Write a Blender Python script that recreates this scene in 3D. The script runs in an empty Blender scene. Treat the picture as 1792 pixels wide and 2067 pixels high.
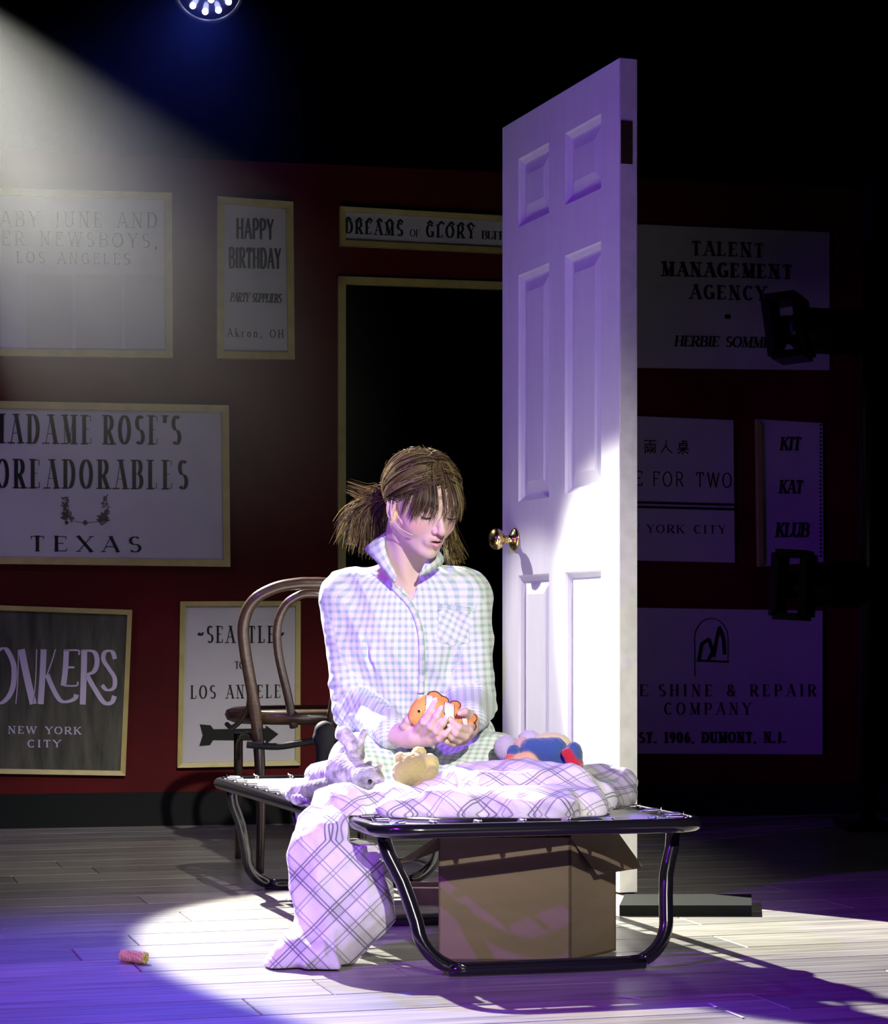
import bpy, bmesh, math, random
import numpy as np
from mathutils import Vector, Matrix
from mathutils.bvhtree import BVHTree
random.seed(7); rng = np.random.default_rng(7)
PI = math.pi
sc = bpy.context.scene
C = sc.collection

# ---------------------------------------------------------------- camera
FX, HZ, CX, EYE = 4500.0, 1290.0, 896.0, 0.62     # focal length, horizon and centre (pixels of the 1792x2067 frame), eye height
cam_d = bpy.data.cameras.new('camera'); cam = bpy.data.objects.new('camera', cam_d); C.objects.link(cam)
cam.location = (0, 0, EYE); cam.rotation_euler = (PI/2, 0, 0)
cam_d.sensor_fit = 'VERTICAL'; cam_d.sensor_height = 24.0; cam_d.lens = 24.0*FX/2067.0
cam_d.shift_y = (HZ-2067/2)/2067.0
cam_d.clip_end = 60; sc.camera = cam
def W(px, py, d): return np.array([(px-CX)/FX*d, d, EYE-(py-HZ)/FX*d])

# ---------------------------------------------------------------- world, lamps, exposure
wd = bpy.data.worlds.new('hall'); sc.world = wd; wd.use_nodes = True
wd.node_tree.nodes['Background'].inputs[0].default_value = (0.25, 0.12, 0.6, 1)
wd.node_tree.nodes['Background'].inputs[1].default_value = 0.0015
sc.view_settings.view_transform = 'Standard'; sc.view_settings.look = 'None'
sc.view_settings.exposure = 0.0; sc.view_settings.gamma = 1.0; sc.view_settings.use_curve_mapping = False
try:
    sc.cycles.use_denoising = True
    sc.cycles.max_bounces = 6; sc.cycles.diffuse_bounces = 3; sc.cycles.glossy_bounces = 3
    sc.cycles.transmission_bounces = 3; sc.cycles.volume_bounces = 0; sc.cycles.transparent_max_bounces = 6
    sc.cycles.sample_clamp_indirect = 4.0
    sc.cycles.caustics_reflective = False; sc.cycles.caustics_refractive = False
    sc.cycles.volume_step_rate = 1.0; sc.cycles.volume_max_steps = 64
except Exception: pass
def spot(name, loc, target, power, col, angle, blend, radius=0.04):
    l = bpy.data.lights.new(name, 'SPOT'); l.energy = power; l.color = col
    l.spot_size = math.radians(angle); l.spot_blend = blend; l.shadow_soft_size = radius
    o = bpy.data.objects.new(name, l); C.objects.link(o); o.location = loc
    o.rotation_euler = (Vector(target)-Vector(loc)).to_track_quat('-Z', 'Y').to_euler()
    return o
MOVER = (-1.86, 7.55, 2.95)                        # moving head above the flats; the door lamp is added beside it
spot('key_beam', MOVER, (0.37, 4.47, 0.0), 3900, (1.0, 0.975, 0.84), 23.2, 0.12, 0.03)
spot('door_fill', (MOVER[0]+.02, MOVER[1], MOVER[2]), (0.40, 5.30, 0.0), 900, (1.0, 0.98, 0.93), 15.2, 0.22, 0.03)  # added lamp, lights the lower door that the key cone misses
spot('front_spot', (1.9, -4.0, 4.2), (0.0, 4.8, 0.58), 3500, (1.0, 0.95, 0.84), 12.8, 1.0, 0.05)
spot('front_wash', (0.6, -4.5, 4.4), (-0.9, 5.0, 0.0), 560, (0.93, 0.90, 1.0), 15.0, 1.0, 0.15)
spot('violet_side', (-4.6, 1.0, 2.45), (-0.02, 4.95, 1.20), 640, (0.25, 0.012, 1.0), 27, 1.0, 0.05)
spot('violet_floor_fill', (-2.6, 1.6, 2.9), (-0.35, 3.75, 0.0), 900, (0.33, 0.012, 1.0), 42, 1.0, 0.05)  # added lamp, deepens the violet on the front left floor
spot('flat_fill', (-3.4, 1.2, 4.2), (-2.0, 7.3, 0.6), 330, (0.50, 0.34, 1.0), 28, 1.0, 0.15)  # added wash, stands in for bounce and haze over the left signs

# ---------------------------------------------------------------- helpers
def tag(o, label=None, cat=None, group=None, kind=None):
    if label: o['label'] = label
    if cat: o['category'] = cat
    if group: o['group'] = group
    if kind: o['kind'] = kind
    return o
def empty(name, loc=(0, 0, 0), rz=0):
    o = bpy.data.objects.new(name, None); C.objects.link(o); o.location = loc; o.rotation_euler = (0, 0, rz)
    o.empty_display_size = 0.05
    bpy.context.view_layer.update()
    return o
def link(name, me, m=None, parent=None):
    if m is not None: me.materials.append(m)
    o = bpy.data.objects.new(name, me); C.objects.link(o)
    if parent is not None:
        o.parent = parent; o.matrix_parent_inverse = parent.matrix_basis.inverted()
    return o
class MB:
    """collects shapes in world (or local) space into one mesh"""
    def __init__(s): s.v = []; s.f = []; s.sm = []
    def add(s, vs, fs, smooth=False):
        n = len(s.v); s.v += [tuple(map(float, q)) for q in vs]; s.f += [tuple(i+n for i in f) for f in fs]; s.sm += [smooth]*len(fs)
        return s
    def box(s, a, b):
        x0, y0, z0 = a; x1, y1, z1 = b
        return s.add([(x0,y0,z0),(x1,y0,z0),(x1,y1,z0),(x0,y1,z0),(x0,y0,z1),(x1,y0,z1),(x1,y1,z1),(x0,y1,z1)],
                     [(0,3,2,1),(4,5,6,7),(0,1,5,4),(1,2,6,5),(2,3,7,6),(3,0,4,7)])
    def hexa(s, q, t):
        """q: 4 corners (front, counter-clockwise), t: offset vector to the back"""
        q = [np.array(p, float) for p in q]; t = np.array(t, float)
        return s.add(q+[p+t for p in q], [(0,1,2,3),(7,6,5,4),(0,4,5,1),(1,5,6,2),(2,6,7,3),(3,7,4,0)])
    def tube(s, pts, r, n=10, closed=False, cap=True):
        pts = [np.array(p, float) for p in pts]; m = len(pts)
        rs = list(r) if hasattr(r, '__len__') else [r]*m
        tan = []
        for i in range(m):
            a = pts[(i-1) % m] if (closed or i > 0) else pts[i]
            b = pts[(i+1) % m] if (closed or i < m-1) else pts[i]
            t = b-a; tan.append(t/(np.linalg.norm(t)+1e-12))
        up = np.array([0, 0, 1.0]) if abs(tan[0][2]) < .9 else np.array([1.0, 0, 0])
        nn = np.cross(tan[0], up); nn /= np.linalg.norm(nn)
        vs = []
        for i in range(m):
            nn = nn-tan[i]*np.dot(nn, tan[i]); nn /= (np.linalg.norm(nn)+1e-12); bb = np.cross(tan[i], nn)
            for k in range(n):
                a = 2*PI*k/n; vs.append(pts[i]+rs[i]*(math.cos(a)*nn+math.sin(a)*bb))
        fs = []
        for i in range(m if closed else m-1):
            for k in range(n):
                a, b = i*n+k, i*n+(k+1) % n; c, d = ((i+1) % m)*n+(k+1) % n, ((i+1) % m)*n+k
                fs.append((a, b, c, d))
        if cap and not closed:
            fs.append(tuple(range(n))[::-1]); fs.append(tuple((m-1)*n+k for k in range(n)))
        return s.add(vs, fs, True)
    def lathe(s, prof, n, origin, axis=(0, 0, 1)):
        ax = Vector(axis).normalized(); q = ax.to_track_quat('Z', 'Y'); o = Vector(origin)
        vs = []
        for (r, h) in prof:
            for k in range(n):
                a = 2*PI*k/n; vs.append(o+q @ Vector((r*math.cos(a), r*math.sin(a), h)))
        fs = [(i*n+k, i*n+(k+1) % n, (i+1)*n+(k+1) % n, (i+1)*n+k) for i in range(len(prof)-1) for k in range(n)]
        fs.append(tuple(range(n))[::-1]); fs.append(tuple((len(prof)-1)*n+k for k in range(n)))
        return s.add(vs, fs, True)
    def mesh(s, name):
        me = bpy.data.meshes.new(name); me.from_pydata(s.v, [], s.f); me.polygons.foreach_set('use_smooth', s.sm)
        me.update(); return me
    def build(s, name, m=None, parent=None): return link(name, s.mesh(name), m, parent)
def bevel(o, w=.003, seg=2):
    b = o.modifiers.new('bevel', 'BEVEL'); b.width = w; b.segments = seg; b.limit_method = 'ANGLE'; b.angle_limit = .6
    return o
def catmull(pts, n=6, closed=False):
    pts = [np.array(p, float) for p in pts]; m = len(pts); out = []
    rngi = range(m if closed else m-1)
    for i in rngi:
        g = (lambda k: pts[k % m]) if closed else (lambda k: pts[min(max(k, 0), m-1)])
        p0, p1, p2, p3 = g(i-1), g(i), g(i+1), g(i+2)
        for k in range(n):
            t = k/n; out.append(.5*((2*p1)+(-p0+p2)*t+(2*p0-5*p1+4*p2-p3)*t*t+(-p0+3*p1-3*p2+p3)*t**3))
    if not closed: out.append(pts[-1])
    return out

# ---------------------------------------------------------------- materials
def nodes(m):
    m.use_nodes = True; nt = m.node_tree; return nt, nt.nodes, nt.links, nt.nodes['Principled BSDF']
def mat(name, col, rough=.6, metal=0, spec=.5, noise=0, nscale=30, bump=0, bscale=200, sheen=0, coat=0, bdist=.002, col2=None, sss=0, stretch=None):
    m = bpy.data.materials.new(name); nt, N, L, B = nodes(m)
    B.inputs['Base Color'].default_value = (*col, 1); B.inputs['Roughness'].default_value = rough
    B.inputs['Metallic'].default_value = metal; B.inputs['Specular IOR Level'].default_value = spec
    if sheen: B.inputs['Sheen Weight'].default_value = sheen; B.inputs['Sheen Roughness'].default_value = .4
    if coat: B.inputs['Coat Weight'].default_value = coat; B.inputs['Coat Roughness'].default_value = .08
    if sss:
        B.inputs['Subsurface Weight'].default_value = sss; B.inputs['Subsurface Radius'].default_value = (1, .35, .2)
        B.inputs['Subsurface Scale'].default_value = .006
    tc = N.new('ShaderNodeTexCoord'); mp = N.new('ShaderNodeMapping'); L.new(tc.outputs['Object'], mp.inputs[0])
    if stretch: mp.inputs['Scale'].default_value = stretch
    if noise or col2:
        n = N.new('ShaderNodeTexNoise'); n.inputs['Scale'].default_value = nscale; n.inputs['Detail'].default_value = 5
        L.new(mp.outputs[0], n.inputs['Vector'])
        r = N.new('ShaderNodeValToRGB'); L.new(n.outputs['Fac'], r.inputs[0])
        c2 = col2 if col2 else tuple(c*(1-noise) for c in col)
        r.color_ramp.elements[0].position = .3; r.color_ramp.elements[0].color = (*c2, 1)
        r.color_ramp.elements[1].position = .7; r.color_ramp.elements[1].color = (*[min(1, c*(1+noise*.5)) for c in col], 1)
        L.new(r.outputs[0], B.inputs['Base Color'])
    if bump:
        n2 = N.new('ShaderNodeTexNoise'); n2.inputs['Scale'].default_value = bscale; n2.inputs['Detail'].default_value = 4
        L.new(mp.outputs[0], n2.inputs['Vector'])
        b = N.new('ShaderNodeBump'); b.inputs['Strength'].default_value = bump; b.inputs['Distance'].default_value = bdist
        L.new(n2.outputs['Fac'], b.inputs['Height']); L.new(b.outputs[0], B.inputs['Normal'])
    return m
def emis(name, col, s):
    m = bpy.data.materials.new(name); nt, N, L, B = nodes(m)
    B.inputs['Base Color'].default_value = (*col, 1); B.inputs['Emission Color'].default_value = (*col, 1); B.inputs['Emission Strength'].default_value = s
    return m
def M_(N, L, op, a, b=None, c=None):
    n = N.new('ShaderNodeMath'); n.operation = op
    for i, x in enumerate((a, b, c)):
        if x is None: continue
        if isinstance(x, (int, float)): n.inputs[i].default_value = x
        else: L.new(x, n.inputs[i])
    return n.outputs[0]
def ramp(N, L, x, stops, interp='LINEAR'):
    r = N.new('ShaderNodeValToRGB'); L.new(x, r.inputs[0]); r.color_ramp.interpolation = interp
    e = r.color_ramp.elements
    while len(e) < len(stops): e.new(.5)
    for el, (p, c) in zip(e, stops):
        el.position = p; el.color = (c, c, c, 1) if isinstance(c, (int, float)) else (*c, 1)
    return r.outputs[0]
def fabric_coords(N, L):
    a = N.new('ShaderNodeAttribute'); a.attribute_name = 'fab'
    s = N.new('ShaderNodeSeparateXYZ'); L.new(a.outputs['Vector'], s.inputs[0]); return s.outputs[0], s.outputs[1]
def gingham():
    m = bpy.data.materials.new('green gingham flannel'); nt, N, L, B = nodes(m)
    u, v = fabric_coords(N, L); P = .0157
    def st(x):
        f = M_(N, L, 'FRACT', M_(N, L, 'DIVIDE', x, P)); return ramp(N, L, f, [(0, 0.0), (.06, 1.0), (.44, 1.0), (.5, 0.0)])
    s = M_(N, L, 'MULTIPLY', M_(N, L, 'ADD', st(u), st(v)), .5)
    c = ramp(N, L, s, [(0, (.88, .90, .90)), (.5, (.66, .77, .73)), (1, (.42, .60, .52))]); L.new(c, B.inputs['Base Color'])
    B.inputs['Roughness'].default_value = .9; B.inputs['Sheen Weight'].default_value = .15; B.inputs['Specular IOR Level'].default_value = .15
    tc = N.new('ShaderNodeTexCoord')
    n2 = N.new('ShaderNodeTexNoise'); n2.inputs['Scale'].default_value = 28; n2.inputs['Detail'].default_value = 6; L.new(tc.outputs['Object'], n2.inputs['Vector'])
    b = N.new('ShaderNodeBump'); b.inputs['Strength'].default_value = .6; b.inputs['Distance'].default_value = .004
    L.new(n2.outputs['Fac'], b.inputs['Height']); L.new(b.outputs[0], B.inputs['Normal'])
    return m
def plaid(name, base=(.86, .85, .86), band=(.42, .41, .45), line=(.07, .07, .10), P=.098):
    m = bpy.data.materials.new(name); nt, N, L, B = nodes(m)
    u, v = fabric_coords(N, L)
    def st(x, off):
        f = M_(N, L, 'FRACT', M_(N, L, 'ADD', M_(N, L, 'DIVIDE', x, P), off))
        bnd = ramp(N, L, f, [(0, 0), (.08, .55), (.3, .55), (.36, 0), (.55, 0), (.57, .2), (.62, .2), (.64, 0)])
        ln = ramp(N, L, f, [(0, 0), (.060, 0), (.068, 1), (.082, 1), (.09, 0), (.125, 0), (.133, 1), (.147, 1), (.155, 0), (.29, 0), (.3, .8), (.312, .8), (.325, 0)])
        return bnd, ln
    def st2(x, off):
        f = M_(N, L, 'FRACT', M_(N, L, 'ADD', M_(N, L, 'DIVIDE', x, P), off))
        return ramp(N, L, f, [(0, 0), (.70, 0), (.706, .7), (.718, .7), (.724, 0), (.78, 0), (.786, .7), (.798, .7), (.804, 0)])
    b1, l1 = st(u, 0); b2, l2 = st(v, .3)
    bb = M_(N, L, 'MULTIPLY', M_(N, L, 'ADD', b1, b2), .55)
    ll = M_(N, L, 'MULTIPLY', M_(N, L, 'MAXIMUM', M_(N, L, 'MAXIMUM', l1, l2), M_(N, L, 'MAXIMUM', st2(u, .1), st2(v, .42))), .82)
    def mix(f, a, b_):
        x = N.new('ShaderNodeMix'); x.data_type = 'RGBA'; L.new(f, x.inputs[0])
        for i, q in ((6, a), (7, b_)):
            if isinstance(q, tuple): x.inputs[i].default_value = (*q, 1)
            else: L.new(q, x.inputs[i])
        return x.outputs[2]
    c = mix(ll, mix(bb, base, band), line); L.new(c, B.inputs['Base Color'])
    B.inputs['Roughness'].default_value = .9; B.inputs['Sheen Weight'].default_value = .2; B.inputs['Specular IOR Level'].default_value = .15
    tc = N.new('ShaderNodeTexCoord')
    n2 = N.new('ShaderNodeTexNoise'); n2.inputs['Scale'].default_value = 22; n2.inputs['Detail'].default_value = 5; L.new(tc.outputs['Object'], n2.inputs['Vector'])
    b = N.new('ShaderNodeBump'); b.inputs['Strength'].default_value = .7; b.inputs['Distance'].default_value = .006
    L.new(n2.outputs['Fac'], b.inputs['Height']); L.new(b.outputs[0], B.inputs['Normal'])
    return m
def vcol(name, rough=.5, sss=0, sheen=0, bump=0, bscale=300, bdist=.001, spec=.4, noise=0, nscale=60):
    m = bpy.data.materials.new(name); nt, N, L, B = nodes(m)
    a = N.new('ShaderNodeAttribute'); a.attribute_name = 'col'
    out = a.outputs['Color']
    tc = N.new('ShaderNodeTexCoord')
    if noise:
        n = N.new('ShaderNodeTexNoise'); n.inputs['Scale'].default_value = nscale; n.inputs['Detail'].default_value = 4; L.new(tc.outputs['Object'], n.inputs['Vector'])
        r = ramp(N, L, n.outputs['Fac'], [(.35, 1-noise), (.65, 1.0)])
        x = N.new('ShaderNodeMix'); x.data_type = 'RGBA'; x.blend_type = 'MULTIPLY'; x.inputs[0].default_value = 1
        L.new(out, x.inputs[6]); L.new(r, x.inputs[7]); out = x.outputs[2]
    L.new(out, B.inputs['Base Color']); B.inputs['Roughness'].default_value = rough; B.inputs['Specular IOR Level'].default_value = spec
    if sheen: B.inputs['Sheen Weight'].default_value = sheen
    if sss:
        B.inputs['Subsurface Weight'].default_value = sss; B.inputs['Subsurface Radius'].default_value = (1, .35, .2); B.inputs['Subsurface Scale'].default_value = .008
    if bump:
        n2 = N.new('ShaderNodeTexNoise'); n2.inputs['Scale'].default_value = bscale; n2.inputs['Detail'].default_value = 3; L.new(tc.outputs['Object'], n2.inputs['Vector'])
        b = N.new('ShaderNodeBump'); b.inputs['Strength'].default_value = bump; b.inputs['Distance'].default_value = bdist
        L.new(n2.outputs['Fac'], b.inputs['Height']); L.new(b.outputs[0], B.inputs['Normal'])
    return m

# ---------------------------------------------------------------- signed-distance modelling
def rc(p, a, b, ra, rb):
    a = np.asarray(a); ba = np.asarray(b)-a; pa = p-a
    t = np.clip(pa @ ba/(ba @ ba+1e-12), 0, 1)
    return np.sqrt(((pa-t[:, None]*ba)**2).sum(1))-(ra+(rb-ra)*t)
def ell(p, c, r, R=None):
    q = p-np.asarray(c)
    if R is not None: q = q @ R
    r = np.asarray(r); k0 = np.sqrt(((q/r)**2).sum(1)); k1 = np.sqrt(((q/(r*r))**2).sum(1))+1e-9
    return k0*(k0-1)/k1
def su(a, b, k):
    h = np.clip(.5+.5*(b-a)/k, 0, 1); return b*(1-h)+a*h-k*h*(1-h)
def ss(a, b, k):                                      # a minus b
    return -su(-a, b, k)
def chain(p, pts, rs, k=.01):
    d = None
    for i in range(len(pts)-1):
        e = rc(p, pts[i], pts[i+1], rs[i], rs[i+1]); d = e if d is None else (su(d, e, k) if k else np.minimum(d, e))
    return d
def ridges(p, seed, freq, amp, direc=None, sharp=1.5):
    """soft cloth folds: warped sine ridges"""
    r = np.random.default_rng(seed); out = np.zeros(len(p))
    for i in range(3):
        d = np.asarray(direc, float)+r.normal(0, .25, 3) if direc is not None else r.normal(0, 1, 3)
        d /= np.linalg.norm(d); w = r.normal(0, 1, 3)*freq*.35; w2 = r.normal(0, 1, 3)*freq*.6
        ph = p @ d*freq*(1+.5*i)+1.6*np.sin(p @ w+r.uniform(0, 6))+.8*np.sin(p @ w2+r.uniform(0, 6))
        out += (1-np.abs(np.sin(ph))**.8)*amp/(1+.6*i)
    return out
def sdf_mesh(fn, lo, hi, h, name, smooth_it=0):
    lo = np.asarray(lo, float); hi = np.asarray(hi, float); K = 4
    n = np.ceil((hi-lo)/h/K).astype(int)*K+1
    ax = [lo[i]+h*np.arange(n[i]) for i in range(3)]
    nc = (n-1)//K
    cc = np.stack(np.meshgrid(*[lo[i]+h*K*(np.arange(nc[i])+.5) for i in range(3)], indexing='ij'), -1).reshape(-1, 3)
    dc = np.concatenate([fn(cc[i:i+200000]) for i in range(0, len(cc), 200000)]).reshape(nc)
    V = np.where(np.repeat(np.repeat(np.repeat(dc, K, 0), K, 1), K, 2) < 0, -1.0, 1.0).astype(np.float32)
    V = np.pad(V, ((0, 1),)*3, mode='edge')
    act = np.argwhere(np.abs(dc) < h*K*1.35+.004)
    mask = np.zeros(n, bool)
    g = np.stack(np.meshgrid(*[np.arange(K+1)]*3, indexing='ij'), -1).reshape(-1, 3)
    for s in range(0, len(act), 20000):
        ii = (act[s:s+20000, None, :]*K+g[None]).reshape(-1, 3); mask[ii[:, 0], ii[:, 1], ii[:, 2]] = True
    idx = np.argwhere(mask)
    P = lo+idx*h
    vals = np.concatenate([fn(P[i:i+200000]) for i in range(0, len(P), 200000)])
    V[idx[:, 0], idx[:, 1], idx[:, 2]] = vals
    V[0] = V[-1] = 1; V[:, 0] = V[:, -1] = 1; V[:, :, 0] = V[:, :, -1] = 1
    S = V < 0
    cnt = np.zeros(n-1, np.int8)
    offs = [(i, j, k) for i in (0, 1) for j in (0, 1) for k in (0, 1)]
    for (i, j, k) in offs: cnt += S[i:n[0]-1+i, j:n[1]-1+j, k:n[2]-1+k]
    cells = np.argwhere((cnt > 0) & (cnt < 8)); cid = np.full(n-1, -1, np.int64); cid[tuple(cells.T)] = np.arange(len(cells))
    cor = np.stack([V[tuple((cells+np.array(o)).T)] for o in offs], 1)
    acc = np.zeros((len(cells), 3)); c_ = np.zeros(len(cells))
    for a in range(8):
        for b in range(a+1, 8):
            d = np.abs(np.array(offs[a])-np.array(offs[b]))
            if d.sum() != 1: continue
            va, vb = cor[:, a], cor[:, b]; m = (va < 0) != (vb < 0)
            t = np.where(m, va/(va-vb+1e-20), 0)
            pt = np.array(offs[a])+t[:, None]*(np.array(offs[b])-np.array(offs[a]))
            acc += pt*m[:, None]; c_ += m
    verts = lo+(cells+acc/c_[:, None])*h
    quads = []
    for axn in range(3):
        o1, o2 = [(1, 2), (2, 0), (0, 1)][axn]
        sl0 = [slice(None)]*3; sl1 = [slice(None)]*3; sl0[axn] = slice(0, -1); sl1[axn] = slice(1, None)
        A, Bm = S[tuple(sl0)], S[tuple(sl1)]
        e = np.argwhere(A != Bm)
        ok = (e[:, o1] > 0) & (e[:, o2] > 0) & (e[:, o1] < n[o1]-1) & (e[:, o2] < n[o2]-1); e = e[ok]
        inside = A[tuple(e.T)]
        def cell(d1, d2):
            q = e.copy(); q[:, o1] += d1; q[:, o2] += d2; return cid[tuple(q.T)]
        q = np.stack([cell(-1, -1), cell(0, -1), cell(0, 0), cell(-1, 0)], 1)
        q[~inside] = q[~inside][:, ::-1]; quads.append(q)
    Q = np.concatenate(quads); Q = Q[(Q >= 0).all(1)]
    if smooth_it:
        for _ in range(smooth_it):
            s_ = np.zeros_like(verts); c2 = np.zeros(len(verts))
            for a, b in ((0, 1), (1, 2), (2, 3), (3, 0)):
                for x, y in ((a, b), (b, a)):
                    for d in range(3): s_[:, d] += np.bincount(Q[:, x], verts[Q[:, y], d], len(verts))
                    c2 += np.bincount(Q[:, x], minlength=len(verts))
            verts = .5*verts+.5*s_/np.maximum(c2, 1)[:, None]
    return verts, Q
def np_mesh(name, verts, Q, col=None, fab=None):
    me = bpy.data.meshes.new(name); me.vertices.add(len(verts)); me.vertices.foreach_set('co', verts.astype(np.float32).ravel())
    k = Q.shape[1]; me.loops.add(Q.size); me.loops.foreach_set('vertex_index', Q.astype(np.int32).ravel())
    me.polygons.add(len(Q)); me.polygons.foreach_set('loop_start', np.arange(0, Q.size, k, dtype=np.int32))
    me.polygons.foreach_set('loop_total', np.full(len(Q), k, np.int32)); me.polygons.foreach_set('use_smooth', np.ones(len(Q), bool))
    me.update(calc_edges=True); me.validate()
    if col is not None:
        a = me.attributes.new('col', 'FLOAT_COLOR', 'POINT'); a.data.foreach_set('color', np.concatenate([col, np.ones((len(col), 1))], 1).astype(np.float32).ravel())
    if fab is not None:
        a = me.attributes.new('fab', 'FLOAT_VECTOR', 'POINT'); a.data.foreach_set('vector', fab.astype(np.float32).ravel())
    return me
def blob(name, fn, lo, hi, h, m, parent=None, colf=None, fabf=None, sm=1):
    v, q = sdf_mesh(fn, lo, hi, h, name, sm)
    me = np_mesh(name, v, q, colf(v) if colf else None, fabf(v) if fabf else None)
    return link(name, me, m, parent)
# ================================================================ SETTING
# stage floor: boards laid about 16 degrees off the picture plane
m_sub = mat('dark joint', (.03, .028, .03), .9)
boards = []
for i, c in enumerate([(.38, .366, .33), (.33, .32, .30), (.42, .40, .36), (.29, .283, .268), (.355, .345, .323)]):
    b_ = mat('grey oak board %d' % i, c, .34, spec=.5, noise=.5, nscale=5, bump=.15, bscale=60, bdist=.001, stretch=(.7, 12, 4))
    boards.append(b_)
A_FL = math.radians(16.0); ur = np.array([math.cos(A_FL), math.sin(A_FL), 0]); uc = np.array([-math.sin(A_FL), math.cos(A_FL), 0])
fo = tag(MB().box((-4, 1.2, -.10), (4, 10.9, -.004)).build('floor', m_sub), kind='structure')
PWID, PLEN = .178, 1.22
meshes = []
for k in range(5):
    mb = MB(); g = .0011; e = .0016
    x0, x1, y0, y1 = g, PLEN-g, g, PWID-g
    mb.v = [(x0, y0, -.006), (x1, y0, -.006), (x1, y1, -.006), (x0, y1, -.006), (x0, y0, -e), (x1, y0, -e), (x1, y1, -e), (x0, y1, -e),
            (x0+e, y0+e, 0), (x1-e, y0+e, 0), (x1-e, y1-e, 0), (x0+e, y1-e, 0)]
    mb.f = [(0, 1, 5, 4), (1, 2, 6, 5), (2, 3, 7, 6), (3, 0, 4, 7), (4, 5, 9, 8), (5, 6, 10, 9), (6, 7, 11, 10), (7, 4, 8, 11), (8, 9, 10, 11)]
    mb.sm = [False]*9
    me = mb.mesh('plank'); me.materials.append(boards[k]); meshes.append(me)
r_ = random.Random(3)
for row in range(-12, 36):
    off = r_.uniform(0, PLEN)
    for col in range(-5, 6):
        p = ur*(col*PLEN+off)+uc*(2.9+row*PWID)
        c = p+ur*PLEN/2+uc*PWID/2
        if c[1] < 2.6 or c[1] > 9.4 or abs(c[0]) > c[1]*.24+.75: continue
        o = bpy.data.objects.new('plank', meshes[r_.randrange(5)]); C.objects.link(o); o.parent = fo
        o.location = (p[0], p[1], 0); o.rotation_euler = (0, 0, A_FL)

# red flats standing on a black plinth, 12 degrees off the picture plane
A_W = math.radians(12.0); TW = math.tan(A_W); wx = np.array([math.cos(A_W), math.sin(A_W), 0]); wn = np.array([math.sin(A_W), -math.cos(A_W), 0])
W0 = np.array([0, 7.60, 0])
def wp(px, py, off=0.0):
    """point of the wall plane (moved off towards the audience) seen at a pixel"""
    k = (px-CX)/FX; q = W0+wn*off
    d = (q[1]-TW*q[0])/(1-TW*k); return np.array([k*d, d, EYE-(py-HZ)/FX*d])
def wxy(s, z, off=0.0): q = W0+wx*s+wn*off; return (q[0], q[1], z)
def s_of(px): return float(np.dot(wp(px, HZ)-W0, wx))
m_red = mat('oxblood paint', (.085, .002, .004), .75, noise=.35, nscale=3, bump=.1, bscale=40, spec=.2)
m_blk = mat('black drape', (.004, .004, .005), .95, spec=.05)
m_plinth = mat('black painted plinth', (.006, .008, .007), .8, spec=.2)
m_gold = mat('dull gold trim', (.46, .38, .13), .45, spec=.5, noise=.15, nscale=20)
ZB, ZT, TH = .112, 2.22, .045
sL, sR, sD0, sD1, sEND = -2.7, s_of(1768), s_of(690), s_of(1215), s_of(1768)
zD = wp(690, 575)[2]
def wbox(mb, s0, s1, z0, z1, o0=0.0, o1=None):
    o1 = -TH if o1 is None else o1
    q = [wxy(s0, z0, o0), wxy(s1, z0, o0), wxy(s1, z1, o0), wxy(s0, z1, o0)]
    return mb.hexa(q, wn*(o1-o0))
w1 = MB(); wbox(w1, sL, sD0, ZB, ZT); wbox(w1, sD0, sD1, zD, ZT); wbox(w1, sD1, sEND, ZB, ZT)
tag(w1.build('wall_back', m_red), kind='structure')
pl = MB(); wbox(pl, sL, sEND+.1, 0, ZB, .006, -.5)
tag(pl.build('baseboard_back', m_plinth), kind='structure')
tr = MB(); t = .026
wbox(tr, sD0-t*.6, sD0+t*.4, ZB, zD+t, .02, -TH); wbox(tr, sD0-t*.6, sD1+t, zD, zD+t, .02, -TH); wbox(tr, sD1, sD1+t, ZB, zD+t, .02, -TH)
tag(tr.build('trim_1', m_gold), kind='structure')
# black masking drapes round the stage
def drape(name, x0, y0, x1, y1, z1, n):
    mb = MB(); vs = []; L_ = math.hypot(x1-x0, y1-y0); nx, ny = -(y1-y0)/L_, (x1-x0)/L_
    for i in range(n+1):
        t_ = i/n; a = .05*math.sin(t_*L_*13)+.02*math.sin(t_*L_*31+1)
        vs += [(x0+(x1-x0)*t_+nx*a, y0+(y1-y0)*t_+ny*a, 0), (x0+(x1-x0)*t_+nx*a, y0+(y1-y0)*t_+ny*a, z1)]
    mb.add(vs, [(2*i, 2*i+2, 2*i+3, 2*i+1) for i in range(n)], True)
    o = mb.build(name, m_blk); s = o.modifiers.new('t', 'SOLIDIFY'); s.thickness = .01
    return tag(o, kind='structure')
drape('wall_rear_drape', -4, 10.7, 4, 10.7, 5.2, 220)
drape('wall_left', -3.9, 2.0, -3.9, 10.6, 5.2, 180)
drape('wall_right', 3.9, 2.0, 3.9, 10.6, 5.2, 180)
tag(MB().box((-4, 1.2, 5.2), (4, 10.9, 5.25)).build('ceiling', m_blk), kind='structure')

# ================================================================ LETTERING
def arc(cx, cy, rx, ry, a0, a1, n=12):
    return [(cx+rx*math.cos(math.radians(a0+(a1-a0)*i/n)), cy+ry*math.sin(math.radians(a0+(a1-a0)*i/n))) for i in range(n+1)]
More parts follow.
